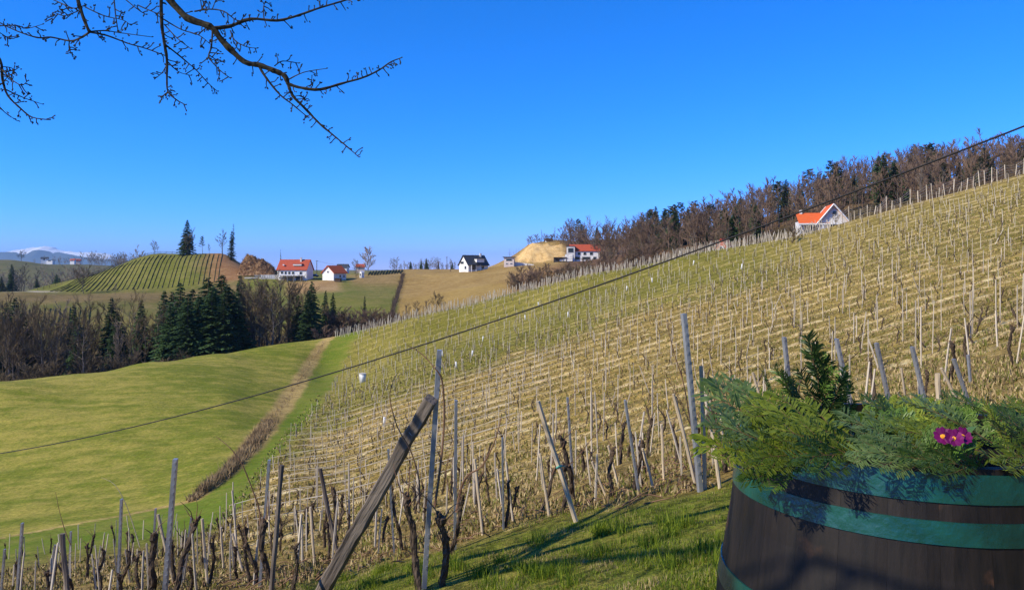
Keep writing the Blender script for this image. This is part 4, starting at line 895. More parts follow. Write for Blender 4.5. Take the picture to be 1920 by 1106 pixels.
for (p, hh), z_ in zip(rdp, rz_):
    p.z = float(z_); a = RR.random()*3.14; w = .035; q = p+Vector((RR.gauss(0, .18), RR.gauss(0, .18), hh)); s = Vector((math.cos(a)*w, math.sin(a)*w, 0)); i = len(rd.v)
    rd.v.extend([tuple(p-s), tuple(p+s), tuple(q)]); rd.f.append((i, i+1, i+2)); rd.m.append(0)
tag(rd.build('dry_reeds', M_reed), 'strip of dry brown reeds along the ditch beside the meadow', 'reeds', kind='stuff')
# tufts on the vineyard floor
def blades(name, pts, hts, lean, width, mats, label, seed, kind='stuff', bend=.5):
    r = np.random.default_rng(seed); n = len(pts); az = r.uniform(0, 6.283, n); la = r.uniform(0, 6.283, n); ll = np.abs(r.normal(0, lean, n))
    s = np.stack([np.cos(az), np.sin(az), np.zeros(n)], -1)*(width*r.uniform(.6, 1.3, n))[:, None]
    ld = np.stack([np.cos(la)*np.sin(ll), np.sin(la)*np.sin(ll), np.cos(ll)], -1); ld2 = ld.copy(); ld2[:, 2] -= bend*np.sin(ll); h = hts[:, None]
    m1 = pts+ld*h*.55; tip = m1+ld2*h*.5
    V = np.stack([pts-s, pts+s, m1+s*.75, m1-s*.75, tip], 1).reshape(-1, 3); b = (np.arange(n)*5)[:, None]
    F1 = np.concatenate([b+np.array([[0, 1, 2]]), b+np.array([[0, 2, 3]]), b+np.array([[3, 2, 4]])], 0)
    me = np_mesh(name, V, F1, mats)
    idx = np.tile(r.integers(0, len(mats), n), 3); me.polygons.foreach_set('material_index', idx.astype(np.int32))
    return tag(link(bpy.data.objects.new(name, me)), label, 'grass', kind=kind)
M_straw = noisy('dry_straw', (.30, .215, .095), (.50, .39, .20), 2, .9, .1)
M_straw2 = noisy('brown_dead_grass', (.16, .11, .055), (.28, .20, .10), 2, .9, .1)
M_g1 = leafy('fresh_grass', (.18, .245, .015), (.31, .37, .028), 1.2)
M_g2 = leafy('deep_green_grass', (.060, .120, .010), (.13, .19, .016), 1.2)
M_g3 = leafy('yellowing_grass', (.30, .27, .06), (.46, .40, .14), 1.2)
M_g1m = noisy('meadow_green', (.13, .17, .018), (.20, .23, .03), 1, .85, .1)
M_g3m = noisy('meadow_straw', (.28, .245, .075), (.40, .34, .13), 1, .85, .1)
M_olive = noisy('olive_grass', (.11, .12, .02), (.20, .19, .05), 1, .85, .1)
def scatter(n, d0, d1, px0, px1, seed, power=1.0):
    r = np.random.default_rng(seed); d = np.exp(r.uniform(math.log(d0), math.log(d1), n)); px = r.uniform(px0, px1, n); x = (px-CX)/F*d; return x, d, px
x, y, px = scatter(200000, 8, 100, -40, 1960, 5)
c = fbm(x*1.3, y*1.3, 51); z = height(x, y); py = HY-F*z/y
keep = (py < np.interp(px, EDX, EDY)-4) & (c > .40) & (px > np.interp(py, RBY, RBX)-250*(y < 26)-20) & (y < crest_d(px)-3)
P = np.stack([x, y, z-.01], -1)[keep]; hh = np.random.default_rng(1).uniform(.04, .11, len(P))*(1+P[:, 1]/50)
blades('dry_grass', P, hh, 1.0, .006+.0006*P[:, 1], [M_straw, M_straw2, M_olive, M_straw, M_olive], 'dry straw and dead grass between the vines', 6)

# trellis wires at the left ends of the rows
wr = MB()
for k in range(6, 20):
    y0 = (k+.82)*ROWS
    for h in (.55, .95):
        xs = np.arange(-46, 40, 2.2); zs = height(xs, np.full_like(xs, y0)); pxs = CX+F*xs/y0; pys = HY-F*zs/y0
        ok = (pxs > np.interp(pys, RBY, RBX)+6) & (pxs < np.interp(pys, RBY, RBX)+430); P = [Vector((a, y0, b+h+VR.uniform(-.05, .05))) for a, b, c_ in zip(xs, zs, ok) if c_]
        if len(P) > 2: wr.tube(P, .010, 3, cap=False)
tag(wr.build('trellis_wires', M_stakes), 'pale trellis wires along the lower ends of the vine rows', 'wires', kind='stuff')
# ------------------------------------------------------------------ near rows: posts, stakes, old vines
M_galv = noisy('galvanised_steel', (.26, .27, .29), (.42, .43, .45), 7, .42, .5, metal=.5, stretch=(1, 1, .25), per_obj=.12)
M_oldwood = noisy('old_grey_timber', (.085, .068, .056), (.27, .225, .18), 9, .9, .1, bump=.9, bscale=26, stretch=(1, 1, .10), bdist=.02, lo=.3, hi=.72)
M_palewood = noisy('pale_split_stake', (.42, .33, .21), (.62, .51, .36), 9, .85, .1, bump=.5, bscale=24, stretch=(1, 1, .12), bdist=.01, per_obj=.18)
M_tie = noisy('green_plastic_tie', (.02, .30, .26), (.04, .38, .33), 5, .5, .3)
FR = random.Random(41)
def aligned(name, p0, p1, label=None, cat=None, group=None, spin=0.0):
    """an Empty at p0 whose local z axis runs to p1"""
    v = Vector(p1)-Vector(p0); o = empty(name, p0, 0, label, cat, group); q = v.to_track_quat('Z', 'Y')
    o.rotation_mode = 'QUATERNION'; o.rotation_quaternion = q @ Euler((0, 0, spin)).to_quaternion(); return o, v.length
CPROF = [(-1, -.62), (-.42, -.62), (-.30, -.2), (.30, -.2), (.42, -.62), (1, -.62), (1, .62), (-1, .62)]     # rolled channel
def ends(bx, by, tx, ty):
    b = hit(bx, by, 3.5, 60); t = pix(tx, ty, b.y); return b, t
def metal_post(bx, by, tx, ty, wpx, label, spin=.15):
    b, t = ends(bx, by, tx, ty); o, L = aligned('metal_post', b, t, label, 'post', 'galvanised trellis posts', spin); r = wpx/2/F*b.y
    m = MB(); m.tube([(0, 0, -.3), (0, 0, L*.5), (0, 0, L)], r, 8, prof=CPROF); m.build('channel', M_galv, o)
    h = MB(); z = .25
    while z < L-.03:
        for s in (-1, 1): h.box((s*r*1.06, -r*.2, z), (r*.28, r*.5, .035))
        z += .115
    tag(h.build('wire_hooks', M_galv, o), kind='stuff'); return o, b, t
def wood_stake(bx, by, tx, ty, wpx, label, mat=None, name='wooden_stake', group='wooden stakes of the near rows', segs=6, jit=.10):
    b, t = ends(bx, by, tx, ty); o, L = aligned(name, b, t, label, 'stake', group, FR.random()*3); r = wpx/2/F*b.y*1.1
    m = MB(); m.tube([(FR.gauss(0, r*.12), FR.gauss(0, r*.12), -.25+(L+.25)*i/segs) for i in range(segs+1)], [r*FR.uniform(.92, 1.05) for i in range(segs+1)], 7, jit=jit)
    m.build('shaft', mat or M_palewood, o); return o, b, t
POSTS = [(2, 1112, 9, 1029, 5, 'galvanised post at the very left edge of the photo'),
 (32, 1116, 42, 980, 6, 'second galvanised post from the left edge, dark with a bright left side'),
 (94, 1105, 103, 1021, 4.5, 'short leaning galvanised post left of the weathered stake at lower left'),
 (130, 1078, 133, 996, 4.5, 'galvanised post directly behind the weathered stake at lower left'),
 (221, 1110, 228, 935, 6.5, 'galvanised post with a pale arching cane at its top, lower left'),
 (308, 1122, 329, 860, 12, 'thick tall galvanised post, biggest in the lower left'),
 (286, 1052, 292, 953, 5, 'slim galvanised post just left of the thick one, white lath leaning on it'),
 (339, 1100, 359, 969, 5, 'galvanised post leaning right, just right of the thick one'),
 (487, 1099, 505, 862, 8, 'galvanised post paired with a leaning wooden stake at lower centre-left'),
 (739, 1037, 728, 842, 6, 'slim galvanised post behind the slanting timber brace'),
 (709, 1035, 716, 955, 4.5, 'short galvanised post just left of the slim one behind the timber brace'),
 (795, 1104, 824, 656, 14, 'tall steel post that the slanting timber brace leans against'),
 (853, 1030, 855, 750, 8.5, 'straight steel post right of the tall braced post'),
 (944, 992, 942, 820, 5.5, 'thin steel post left of the green-tied stake'),
 (1076, 932, 1064, 745, 6, 'bright steel post right of the green-tied leaning stake'),
 (1198, 925, 1172, 750, 6.5, 'steel post leaning left, between the tied stake and the tall bright post'),
 (1313, 922, 1282, 588, 12.5, 'tall bright steel post left of the fir branches'),
 (1490, 815, 1470, 632, 9, 'steel post behind the fir branches, left of the upright spray'),
 (1602, 790, 1568, 635, 8.5, 'steel post behind the fir branches, right of the upright spray'),
 (1672, 775, 1643, 643, 8, 'steel post leaning left behind the middle of the planter'),
 (1740, 778, 1710, 650, 8, 'steel post leaning left above the fallen grey branch'),
 (1822, 770, 1788, 673, 7, 'steel post leaning left beyond the purple flowers'),
 (1820, 720, 1815, 665, 5, 'short grey post on the slope above the purple flowers')]
PP = {}
for i, a in enumerate(POSTS): PP[i] = metal_post(*a[:5], a[5])
STAKES = [(128, 1122, 117, 1000, 9, 'weathered thick stake at lower left with a dark cane rising from it', M_oldwood),
 (327, 1097, 296, 964, 5, 'white lath slanting behind the thick galvanised post', M_palewood),
 (389, 1096, 379, 972, 5, 'pale straight stake right of the thick galvanised post', M_palewood),
 (419, 1066, 414, 988, 4, 'thin pale stake in the middle of the lower left rows', M_palewood),
 (455, 1070, 436, 1000, 4, 'thin pale stake leaning left of the paired post and stake', M_palewood),
 (509, 1112, 528, 872, 8.5, 'long greenish-grey stake leaning against the galvanised post, lower centre-left', M_oldwood),
 (631, 1033, 600, 878, 7, 'dark-topped stake leaning left of the timber brace', M_oldwood),
 (590, 1060, 582, 950, 4.5, 'pale stake left of the dark-topped leaning stake', M_palewood),
 (905, 1002, 890, 860, 5, 'pale stake right of the straight steel post', M_palewood),
 (1081, 978, 1009, 752, 8, 'leaning grey stake with a green plastic tie', M_palewood),
 (1030, 968, 1012, 850, 5, 'thin stake just left of the green-tied leaning stake', M_palewood),
 (1136, 930, 1110, 865, 4.5, 'short pale stake leaning left between two steel posts', M_palewood),
 (1160, 912, 1140, 835, 4, 'thin pale pair stake between two steel posts', M_palewood),
 (1225, 915, 1205, 840, 4.5, 'short stake right of the leaning steel post', M_palewood),
 (1303, 905, 1263, 738, 6.5, 'pale stake leaning left of the tall bright post', M_palewood),
 (1322, 918, 1315, 686, 7, 'pale broad stake right behind the tall bright post', M_palewood),
 (1245, 900, 1240, 795, 4.5, 'slim stake with a shoot tied on, left of the tall bright post', M_palewood),
 (1350, 915, 1336, 810, 6, 'rough stake under the left fir branches', M_palewood),
 (1762, 780, 1757, 700, 9, 'thick pale stub stake behind the purple flowers', M_palewood),
 (1700, 770, 1690, 690, 4, 'thin stake among posts behind the planter', M_palewood),
 (1805, 770, 1765, 690, 5, 'pale stake slanting right behind the purple flowers', M_palewood),
 (1440, 800, 1412, 698, 5, 'split pale stake behind the fir branches left of the upright spray', M_palewood),
 (1530, 700, 1528, 640, 5, 'pale stake right behind the upright spray', M_palewood)]
for a in STAKES:
    o, b, t = wood_stake(*a[:5], a[5], a[6])
    if 'green plastic tie' in a[5]:
        L = (t-b).length; m = MB(); z = L*.46; r = .034; m.tube([(r*math.cos(q), r*math.sin(q), z+.01*math.sin(2*q)) for q in np.linspace(0, 6.28, 14)], .008, 5); m.tube([(r, 0, z), (r+.05, .0, z-.03), (r+.10, .02, z-.06)], [.009, .008, .004], 5); m.build('tie', M_tie, o)
# slanting timber brace: its head rests on the tall post
b = hit(600, 1116, 3.5, 40); pb, pt = PP[11][1], PP[11][2]; tdir = pb.lerp(pt, .80); t = pix(808, 748, tdir.y-.10)
o, L = aligned('timber_brace', b, t, 'thick weathered timber beam slanting against the tall steel post', 'timber', None, .5)
m = MB(); n = 22; sq = [(1, .8), (.8, 1), (-.8, 1), (-1, .8), (-1, -.8), (-.8, -1), (.8, -1), (1, -.8)]
m.tube([(FR.gauss(0, .004), FR.gauss(0, .004), -.35+(L+.35)*i/n) for i in range(n+1)], [(.088-.022*i/n)*FR.uniform(.95, 1.05) for i in range(n+1)], 8, prof=sq, jit=.06); m.build('beam', M_oldwood, o)
m = MB(); m.tube([(.07*math.cos(q), .07*math.sin(q), L*.86+.02*math.sin(q)) for q in np.linspace(0, 6.28, 16)], .004, 4); m.build('binding_wire', M_steel, o)
# ---- gnarled vines
def gnarl(seed, H):
    r = random.Random(seed); m = MB(); p = Vector((0, 0, -.15)); d = Vector((r.uniform(-.12, .12), r.uniform(-.12, .12), 1)).normalized(); pts = [p]; rad = [.050]; n = 18
    for i in range(n):
        d = (d+Vector((r.gauss(0, .11), r.gauss(0, .11), .14))).normalized(); p = p+d*((H+.15)/n); pts.append(p); rad.append((.044-.010*(i/n))*r.uniform(.8, 1.22)+(.020 if i > n-3 else 0))
    m.tube(pts, rad, 9, jit=.26)
    for k in range(26):                                            # shaggy strips of peeling bark
        i = r.randrange(1, n-3); a = r.random()*6.28; o1 = Vector((math.cos(a), math.sin(a), 0)); L = r.randrange(2, 4)
        m.tube([pts[i]+o1*rad[i]*.95, pts[min(i+1, n)]+o1*(rad[i]+.006), pts[min(i+L, n)]+o1*(rad[i]+r.uniform(-.004, .016))], [.006, .008, .002], 3, cap=False)
    for b in range(3):
        q = pts[-1-b]; a = r.random()*6.28; e = q+Vector((math.cos(a)*.07, math.sin(a)*.07, r.uniform(.02, .09))); m.tube([q, q.lerp(e, .6), e], [.030, .032, .016], 7, jit=.25)
    c = []
    for b in range(4):
        q = pts[-1-(b % 3)]; a = r.random()*6.28; L = r.uniform(.15, .55); cm = MB(); e = q; dd = Vector((math.cos(a), math.sin(a), r.uniform(.4, 1.5))).normalized(); cp = [q]
        for s in range(4): dd = (dd+Vector((r.gauss(0, .25), r.gauss(0, .25), r.gauss(0, .2)))).normalized(); e = e+dd*L/4; cp.append(e)
        cm.tube(cp, [.010, .008, .007, .005, .003], 5, cap=False); c.append(cm.mesh('cane', M_cane))
    return m.mesh('vine_trunk', M_vbark, False), c, pts[-1]
GN = [gnarl(500+i, 1.0) for i in range(8)]
def old_vine(p, h, label, group=None, k=None, lean=0.0, az=0.0, fat=1.0):
    k = FR.randrange(8) if k is None else k; o = empty('old_vine', p, 0, label, 'vine', group); o.rotation_euler = (lean*math.sin(az), lean*math.cos(az), FR.random()*6.28); o.scale = (h*fat, h*fat, h)
    link(bpy.data.objects.new('trunk', GN[k][0]), o)
    for c in GN[k][1]: link(bpy.data.objects.new('cane', c), o)
    return o
VINES = [(788, 1106, 178, 'big black-headed vine trunk left of the tall braced post', 0, -.10, 1.25), (822, 1100, 150, 'thick barky vine trunk right beside the tall braced post', 1, .06, 1.5), (843, 1040, 120, 'gnarled vine trunk just left of the straight steel post', 2, .05, 1.1),
 (632, 1016, 100, 'dark knob-headed vine beside the dark-topped leaning stake', 3, 0, 1.1), (610, 1026, 95, 'vine trunk left of the knob-headed one near the timber brace', 4, 0, 1.0), (752, 1032, 98, 'hooked vine right of the slim post behind the timber brace', 5, 0, 1.0), (905, 990, 100, 'dark vine trunk behind the pale stake right of the straight post', 6, 0, 1.0),
 (948, 990, 85, 'forked black vine at the thin steel post', 7, 0, 1.1), (1010, 960, 85, 'black vine leaning left of the green-tied stake', 0, -.35, 1.2), (1050, 965, 95, 'thick pale-barked vine at the foot of the green-tied stake', 1, -.2, 1.4), (1072, 935, 125, 'tall black vine directly behind the bright steel post', 2, .02, 1.2), (1190, 922, 95, 'curly vine beside the left-leaning steel post', 3, -.25, 1.2),
 (1300, 893, 130, 'vine leaning left with a round burr, left of the tall bright post', 4, -.35, 1.3), (1362, 885, 110, 'leaning vine trunk under the left fir branches', 5, -.3, 1.4), (503, 1096, 125, 'dark thick vine between the paired post and stake', 6, -.02, 1.5), (549, 1110, 85, 'hollow-headed vine right of the long greenish-grey stake', 7, 0, 1.5), (470, 1092, 105, 'vine with a bent neck left of the paired post and stake', 1, -.2, 1.1),
 (330, 1116, 135, 'barky vine right behind the thick galvanised post', 2, .05, 1.3), (282, 1112, 115, 'stout twisted vine left of the thick galvanised post', 3, 0, 1.7), (228, 1112, 80, 'black vine at the foot of the post with the pale cane', 4, 0, 1.3), (40, 1114, 60, 'black vine at the second post from the left edge', 5, 0, 1.2), (393, 1094, 80, 'knotted vine at the pale straight stake', 6, 0, 1.1),
 (1690, 772, 55, 'lichened grey vine arm lying toward the planter', 7, -1.0, 1.5), (1800, 775, 50, 'dark vine arm lying behind the purple flowers', 0, 1.1, 1.3)]
NV = {}
for i, (bx, by, hp, lab, k, lean, fat) in enumerate(VINES):
    b = hit(bx, by, 3.5, 60); NV[i] = old_vine(b, hp/F*b.y, lab, 'old vines of the near rows', k, lean, 0.0, fat*.68)
# long shoots that rise from those vines (drawn through points of the sight lines at the vine's own depth)
def shoot(vi, pts, r0, mat=None, extra=0.0):
    v = NV[vi]; d = v.location.y+extra; P = [pix(x, y, d+.05*math.sin(i*1.3)) for i, (x, y) in enumerate(pts)]
    Q = []
    for i in range(len(P)-1):
        a, b_, c, d_ = P[max(i-1, 0)], P[i], P[i+1], P[min(i+2, len(P)-1)]
        for t in (0, .33, .66): Q.append(.5*((2*b_)+(c-a)*t+(2*a-5*b_+4*c-d_)*t*t+(3*b_-a-3*c+d_)*t**3))
    Q.append(P[-1]); n = len(Q); m = MB(); m.tube(Q, [r0*(1-.75*i/(n-1)) for i in range(n)], 6, jit=.12)
    for i in range(2, n-1, 2): m.tube([Q[i], Q[i]+Vector((FR.uniform(-.02, .02), 0, .015))], [r0*.9, r0*.2], 4)
    o = m.build('shoot', mat or M_cane); bpy.context.view_layer.update(); o.parent = v; o.matrix_parent_inverse = v.matrix_world.inverted()
bpy.context.view_layer.update()
shoot(16, [(487, 1000), (487, 960), (476, 925), (455, 872), (432, 840), (405, 818)], .016)
shoot(19, [(262, 1025), (250, 985), (236, 945), (215, 908), (190, 895)], .010, M_palewood)
shoot(20, [(132, 1020), (122, 995), (112, 960), (104, 922)], .012)
shoot(0, [(786, 945), (786, 900), (770, 845), (745, 800), (731, 748), (737, 715), (748, 695)], .010)
shoot(1, [(815, 950), (826, 870), (833, 790), (829, 715), (815, 690), (790, 663), (764, 647)], .014)
shoot(2, [(846, 940), (836, 880), (850, 830), (832, 790)], .008)
shoot(2, [(856, 960), (865, 915), (878, 890), (905, 872), (930, 820), (941, 775)], .020)
shoot(9, [(1035, 890), (1058, 830), (1065, 790)], .008)
shoot(9, [(1036, 870), (1045, 800), (1078, 735), (1118, 678)], .008)
shoot(10, [(1080, 862), (1115, 815), (1172, 752)], .009)
shoot(12, [(1296, 800), (1282, 720), (1262, 655), (1247, 590)], .011)
shoot(12, [(1300, 810), (1270, 740), (1240, 690)], .007)
shoot(3, [(617, 920), (624, 885), (640, 852), (653, 832)], .009)
# ---- more stakes and vines filling the near rows
cand = []
for row, (d0, d1) in enumerate([(11.2, 11.5), (13.2, 13.5), (15.6, 16.0), (18.4, 18.9), (21.6, 22.2), (25.2, 26), (29.5, 30.4)]):
    px = -20.0
    while px < 1900:
        px += FR.uniform(.45, .95)*F/d0; d = FR.uniform(d0, d1)
        if row > 2 and px > 700+60*row: break
        cand.append((px, d, row))
cz = height(np.array([(c[0]-CX)/F*c[1] for c in cand]), np.array([c[1] for c in cand])); nst = nvi = 0
for (px, d, row), z in zip(cand, cz):
    py = HY-F*z/d; x = (px-CX)/F*d
    if py > np.interp(px, EDX, EDY)-12 or px < 0 and row > 5: continue
    if px > 1380 and FR.random() < .55: continue
    if FR.random() < .92:
        h = FR.uniform(.55, 1.05); sx, sy = FR.gauss(0, .10), FR.gauss(0, .07)
        o = link(bpy.data.objects.new('short_stake', SM[nst % 4])); o.location = (x, d, z); o.rotation_euler = (sy, sx, FR.random()*3); w = FR.uniform(.5, .85); o.scale = (w, w, h)
        tag(o, 'thin pale stake in the near rows above the lawn edge', 'stake', 'thin stakes of the near rows'); nst += 1
    if FR.random() < .62 and nvi < 130:
        xv = x+FR.uniform(-.25, .25); old_vine((xv, d+.05, z), FR.uniform(.45, .85), 'knotty black vine stump among the thin stakes of the near rows', 'vine stumps of the near rows', None, FR.gauss(0, .2), 0, FR.uniform(.8, 1.2)); nvi += 1
# pruned wood lying on the ground
lt = MB()
for k in range(420):
    px = FR.uniform(-20, 1350); d = FR.uniform(8.6, 14); x = (px-CX)/F*d; lt.m.append((x, d))
lz = height(np.array([q[0] for q in lt.m]), np.array([q[1] for q in lt.m])); sp_ = lt.m; lt = MB()
for (x, d), z in zip(sp_, lz):
    px = CX+F*x/d; py = HY-F*z/d
    if py > np.interp(px, EDX, EDY)+6: continue
    a = FR.random()*6.28; L = FR.uniform(.15, .45); p = Vector((x, d, z+.02)); e = p+Vector((math.cos(a)*L, math.sin(a)*L, FR.uniform(-.02, .12)+.25*math.cos(a)*L-.2*math.sin(a)*L)); mid = p.lerp(e, .5)+Vector((0, 0, FR.uniform(0, .06))); lt.tube([p, mid, e], [.009, .008, .004], 4, cap=False)
tag(lt.build('pruned_canes', M_cane), 'pruned canes lying below the near vines', 'canes', kind='stuff')
# ---- lawn
rg = np.random.default_rng(12); n = 330000
d = np.exp(rg.uniform(math.log(2.4), math.log(13.5), n)); px = rg.uniform(480, 2000, n); x = (px-CX)/F*d; z = height(x, d); py = HY-F*z/d
cl = fbm(x*2.2, d*2.2, 61); big = fbm(x*.7, d*.7, 71)
edge = np.interp(px, EDX, EDY)
keep = (py > edge-10+30*(cl-.5)) & (rg.random(n) < sstep(.34, .52, cl)*.75+.15) & (np.hypot(x-1.16, d-2.28) > .52)
P = np.stack([x, d, z-.01], -1)[keep]; h = (.028+.055*sstep(.45, .75, cl)+.025*rg.random(n))[keep]; bg_ = (big-.5+.35*(cl-.5))[keep]
dry = bg_ > .045
blades('lawn_grass', P[~dry], h[~dry], .75, .0036, [M_g1, M_g2, M_g1, M_g3], 'green lawn grass in the foreground', 14)
blades('yellow_grass', P[dry], h[dry]*.75, .9, .0030, [M_g3, M_straw, M_g1], 'yellowed dry patches of the foreground lawn', 15)
tp = []; th_ = []
for k in range(34):
    px_ = FR.uniform(640, 1390); ey = float(np.interp(px_, EDX, EDY)); q = hit(px_, FR.uniform(ey+8, 1100), 3, 30) if FR.random() < .9 else hit(1130, 1000, 3, 30)
    for j in range(110): tp.append((q.x+FR.gauss(0, .07), q.y+FR.gauss(0, .07), q.z-.01)); th_.append(FR.uniform(.08, .19))
blades('grass_tufts', np.array(tp), np.array(th_), .6, .0042, [M_g1, M_g2], 'taller tufts of green grass in the foreground lawn', 16)
# ------------------------------------------------------------------ barrel planter
def stave_mat():
    m, nt, b = principled('dark_oak_staves', rough=.62, spec=.35); N = nt.nodes; L = nt.links
    tc = N.new('ShaderNodeTexCoord'); o0 = N.new('ShaderNodeObjectInfo'); sh = N.new('ShaderNodeVectorMath'); sh.operation = 'MULTIPLY_ADD'; sh.inputs[1].default_value = (37, 23, 11)
    L.new(o0.outputs['Random'], sh.inputs[0]); L.new(tc.outputs['Object'], sh.inputs[2])                    # every stave has its own grain
    mp = N.new('ShaderNodeMapping'); mp.inputs['Scale'].default_value = (1, 1, .10); L.new(sh.outputs[0], mp.inputs[0])
    g = N.new('ShaderNodeTexNoise'); g.inputs['Scale'].default_value = 34; g.inputs['Detail'].default_value = 8; g.inputs['Roughness'].default_value = .7; L.new(mp.outputs[0], g.inputs['Vector'])
    r = N.new('ShaderNodeValToRGB'); e = r.color_ramp.elements; e[0].position = .32; e[0].color = (.004, .003, .0022, 1); e[1].position = .74; e[1].color = (.019, .013, .009, 1); L.new(g.outputs[0], r.inputs[0])
    w = N.new('ShaderNodeTexNoise'); w.inputs['Scale'].default_value = 7.5; w.inputs['Detail'].default_value = 4; L.new(sh.outputs[0], w.inputs['Vector'])
    wr = N.new('ShaderNodeMapRange'); wr.interpolation_type = 'SMOOTHSTEP'; wr.inputs[1].default_value = .62; wr.inputs[2].default_value = .76; L.new(w.outputs[0], wr.inputs[0])
    mul = N.new('ShaderNodeMath'); mul.operation = 'MULTIPLY'; L.new(wr.outputs[0], mul.inputs[0]); L.new(g.outputs[0], mul.inputs[1])
    mx = N.new('ShaderNodeMix'); mx.data_type = 'RGBA'; L.new(mul.outputs[0], mx.inputs[0]); L.new(r.outputs[0], mx.inputs[6]); mx.inputs[7].default_value = (.14, .06, .028, 1)
    oi = N.new('ShaderNodeObjectInfo'); mr = N.new('ShaderNodeMapRange'); mr.inputs['To Min'].default_value = .85; mr.inputs['To Max'].default_value = 1.18; L.new(oi.outputs['Random'], mr.inputs[0])
    h = N.new('ShaderNodeHueSaturation'); L.new(mr.outputs[0], h.inputs['Value']); L.new(mx.outputs[2], h.inputs['Color']); L.new(h.outputs[0], b.inputs['Base Color'])
    rr = N.new('ShaderNodeMapRange'); rr.inputs['To Min'].default_value = .38; rr.inputs['To Max'].default_value = .75; L.new(w.outputs[0], rr.inputs[0]); L.new(rr.outputs[0], b.inputs['Roughness'])
    bp = N.new('ShaderNodeBump'); bp.inputs['Strength'].default_value = .35; bp.inputs['Distance'].default_value = .004; L.new(g.outputs[0], bp.inputs['Height']); L.new(bp.outputs[0], b.inputs['Normal'])
    return m
def hoop_mat():
    m, nt, b = principled('teal_hoop_paint', (.006, .10, .095), .27, .6); N = nt.nodes; L = nt.links
    tc = N.new('ShaderNodeTexCoord'); g = N.new('ShaderNodeTexNoise'); g.inputs['Scale'].default_value = 30; g.inputs['Detail'].default_value = 3; L.new(tc.outputs['Object'], g.inputs['Vector'])
    g2 = N.new('ShaderNodeTexNoise'); g2.inputs['Scale'].default_value = 9; g2.inputs['Detail'].default_value = 5; L.new(tc.outputs['Object'], g2.inputs['Vector'])
    r = N.new('ShaderNodeValToRGB'); r.color_ramp.elements[0].color = (.003, .038, .031, 1); r.color_ramp.elements[1].color = (.006, .074, .058, 1); r.color_ramp.elements[0].position = .35; r.color_ramp.elements[1].position = .65
    L.new(g2.outputs[0], r.inputs[0]); L.new(r.outputs[0], b.inputs['Base Color'])
    rr = N.new('ShaderNodeMapRange'); rr.inputs['To Min'].default_value = .20; rr.inputs['To Max'].default_value = .38; L.new(g2.outputs[0], rr.inputs[0]); L.new(rr.outputs[0], b.inputs['Roughness'])
    bp = N.new('ShaderNodeBump'); bp.inputs['Strength'].default_value = .55; bp.inputs['Distance'].default_value = .007; L.new(g.outputs[0], bp.inputs['Height']); L.new(bp.outputs[0], b.inputs['Normal'])
    return m
M_stave = stave_mat(); M_hoop = hoop_mat(); M_soil = noisy('dark_potting_soil', (.012, .009, .007), (.03, .022, .016), 30, .95, .05, bump=.8)
BX, BY = 1.16, 2.28; BG = gz(BX, BY)-.02
ZS = [BG, -1.5, -1.3, -1.15, -1.03, -.87, -.73, -.65, -.56, -.475]; RS = [.475, .505, .532, .542, .538, .516, .493, .483, .470, .458]
def BR(z): return float(pchip(ZS, RS, [z])[0])
barrel = empty('wine_barrel', (BX, BY, BG), 0, 'dark oak wine barrel with teal hoops, used as a planter', 'barrel')
NS = 27; m = MB(); zz = np.linspace(BG, -.475, 15); hw = math.pi/NS*.996
for a_, io in ((0, 0), (0, 1)):
    for z in zz:
        for q in np.linspace(-1, 1, 5):
            rr = BR(z)-(.028 if io else 0)-(.0015 if abs(q) == 1 and not io else 0); an = q*hw; m.v.append((rr*math.cos(an), rr*math.sin(an), z-BG))
nz = len(zz)
for i in range(nz-1):
    for j in range(4):
        a = i*5+j; m.f.append((a, a+1, a+6, a+5)); b_ = a+nz*5; m.f.append((b_, b_+5, b_+6, b_+1))
for j in range(4): a = (nz-1)*5+j; m.f.append((a, a+1, a+1+nz*5, a+nz*5))
for i in range(nz-1):
    a = i*5; m.f.append((a, a+5, a+5+nz*5, a+nz*5)); a = i*5+4; m.f.append((a+5, a, a+nz*5, a+5+nz*5))
m.m = [0]*len(m.f); sm = m.mesh('stave', M_stave)
for k in range(NS): o = link(bpy.data.objects.new('stave', sm), barrel); o.rotation_euler = (0, 0, k*2*math.pi/NS+.1)
def hoop(z0, z1, name='hoop'):
    m = MB(); n = 120; rows = [(z0, -.002), (z0+.0004, .0035), (z1-.0004, .0035), (z1, -.002)]
    for (z_a, o_a), (z_b, o_b) in zip(rows[:-1], rows[1:]):           # each face strip has its own edge, so the band stays flat
        s0 = len(m.v)
        for z, off in ((z_a, o_a), (z_b, o_b)):
            for j in range(n): an = j*6.28318/n; rr = BR(z)+off; m.v.append((rr*math.cos(an), rr*math.sin(an), z-BG))
        for j in range(n): q = (j+1) % n; m.f.append((s0+j, s0+q, s0+n+q, s0+n+j))
    m.m = [0]*len(m.f); o = m.build(name, M_hoop, barrel, True)
    rv = MB()
    for dz in (-.015, .015):
        an = 2.0; rr = BR((z0+z1)/2)+.009; c = Vector((rr*math.cos(an), rr*math.sin(an), (z0+z1)/2-BG+dz)); rv.tube([c-Vector((math.cos(an), math.sin(an), 0))*.006, c+Vector((math.cos(an), math.sin(an), 0))*.004], .008, 8)
    tag(rv.build('rivets', M_hoop, o), kind='stuff')
    return o
hoop(-.556, -.488); hoop(-.652, -.598); hoop(-.945, -.885); hoop(-1.42, -1.36); hoop(BG+.03, BG+.10)
m = MB(); n = 60
for j in range(n): an = j*6.28318/n; m.v.append((.43*math.cos(an), .43*math.sin(an), -.52-BG))
m.v.append((0, 0, -.50-BG)); m.f = [(j, (j+1) % n, n) for j in range(n)]; m.m = [0]*n; m.build('soil', M_soil, barrel)
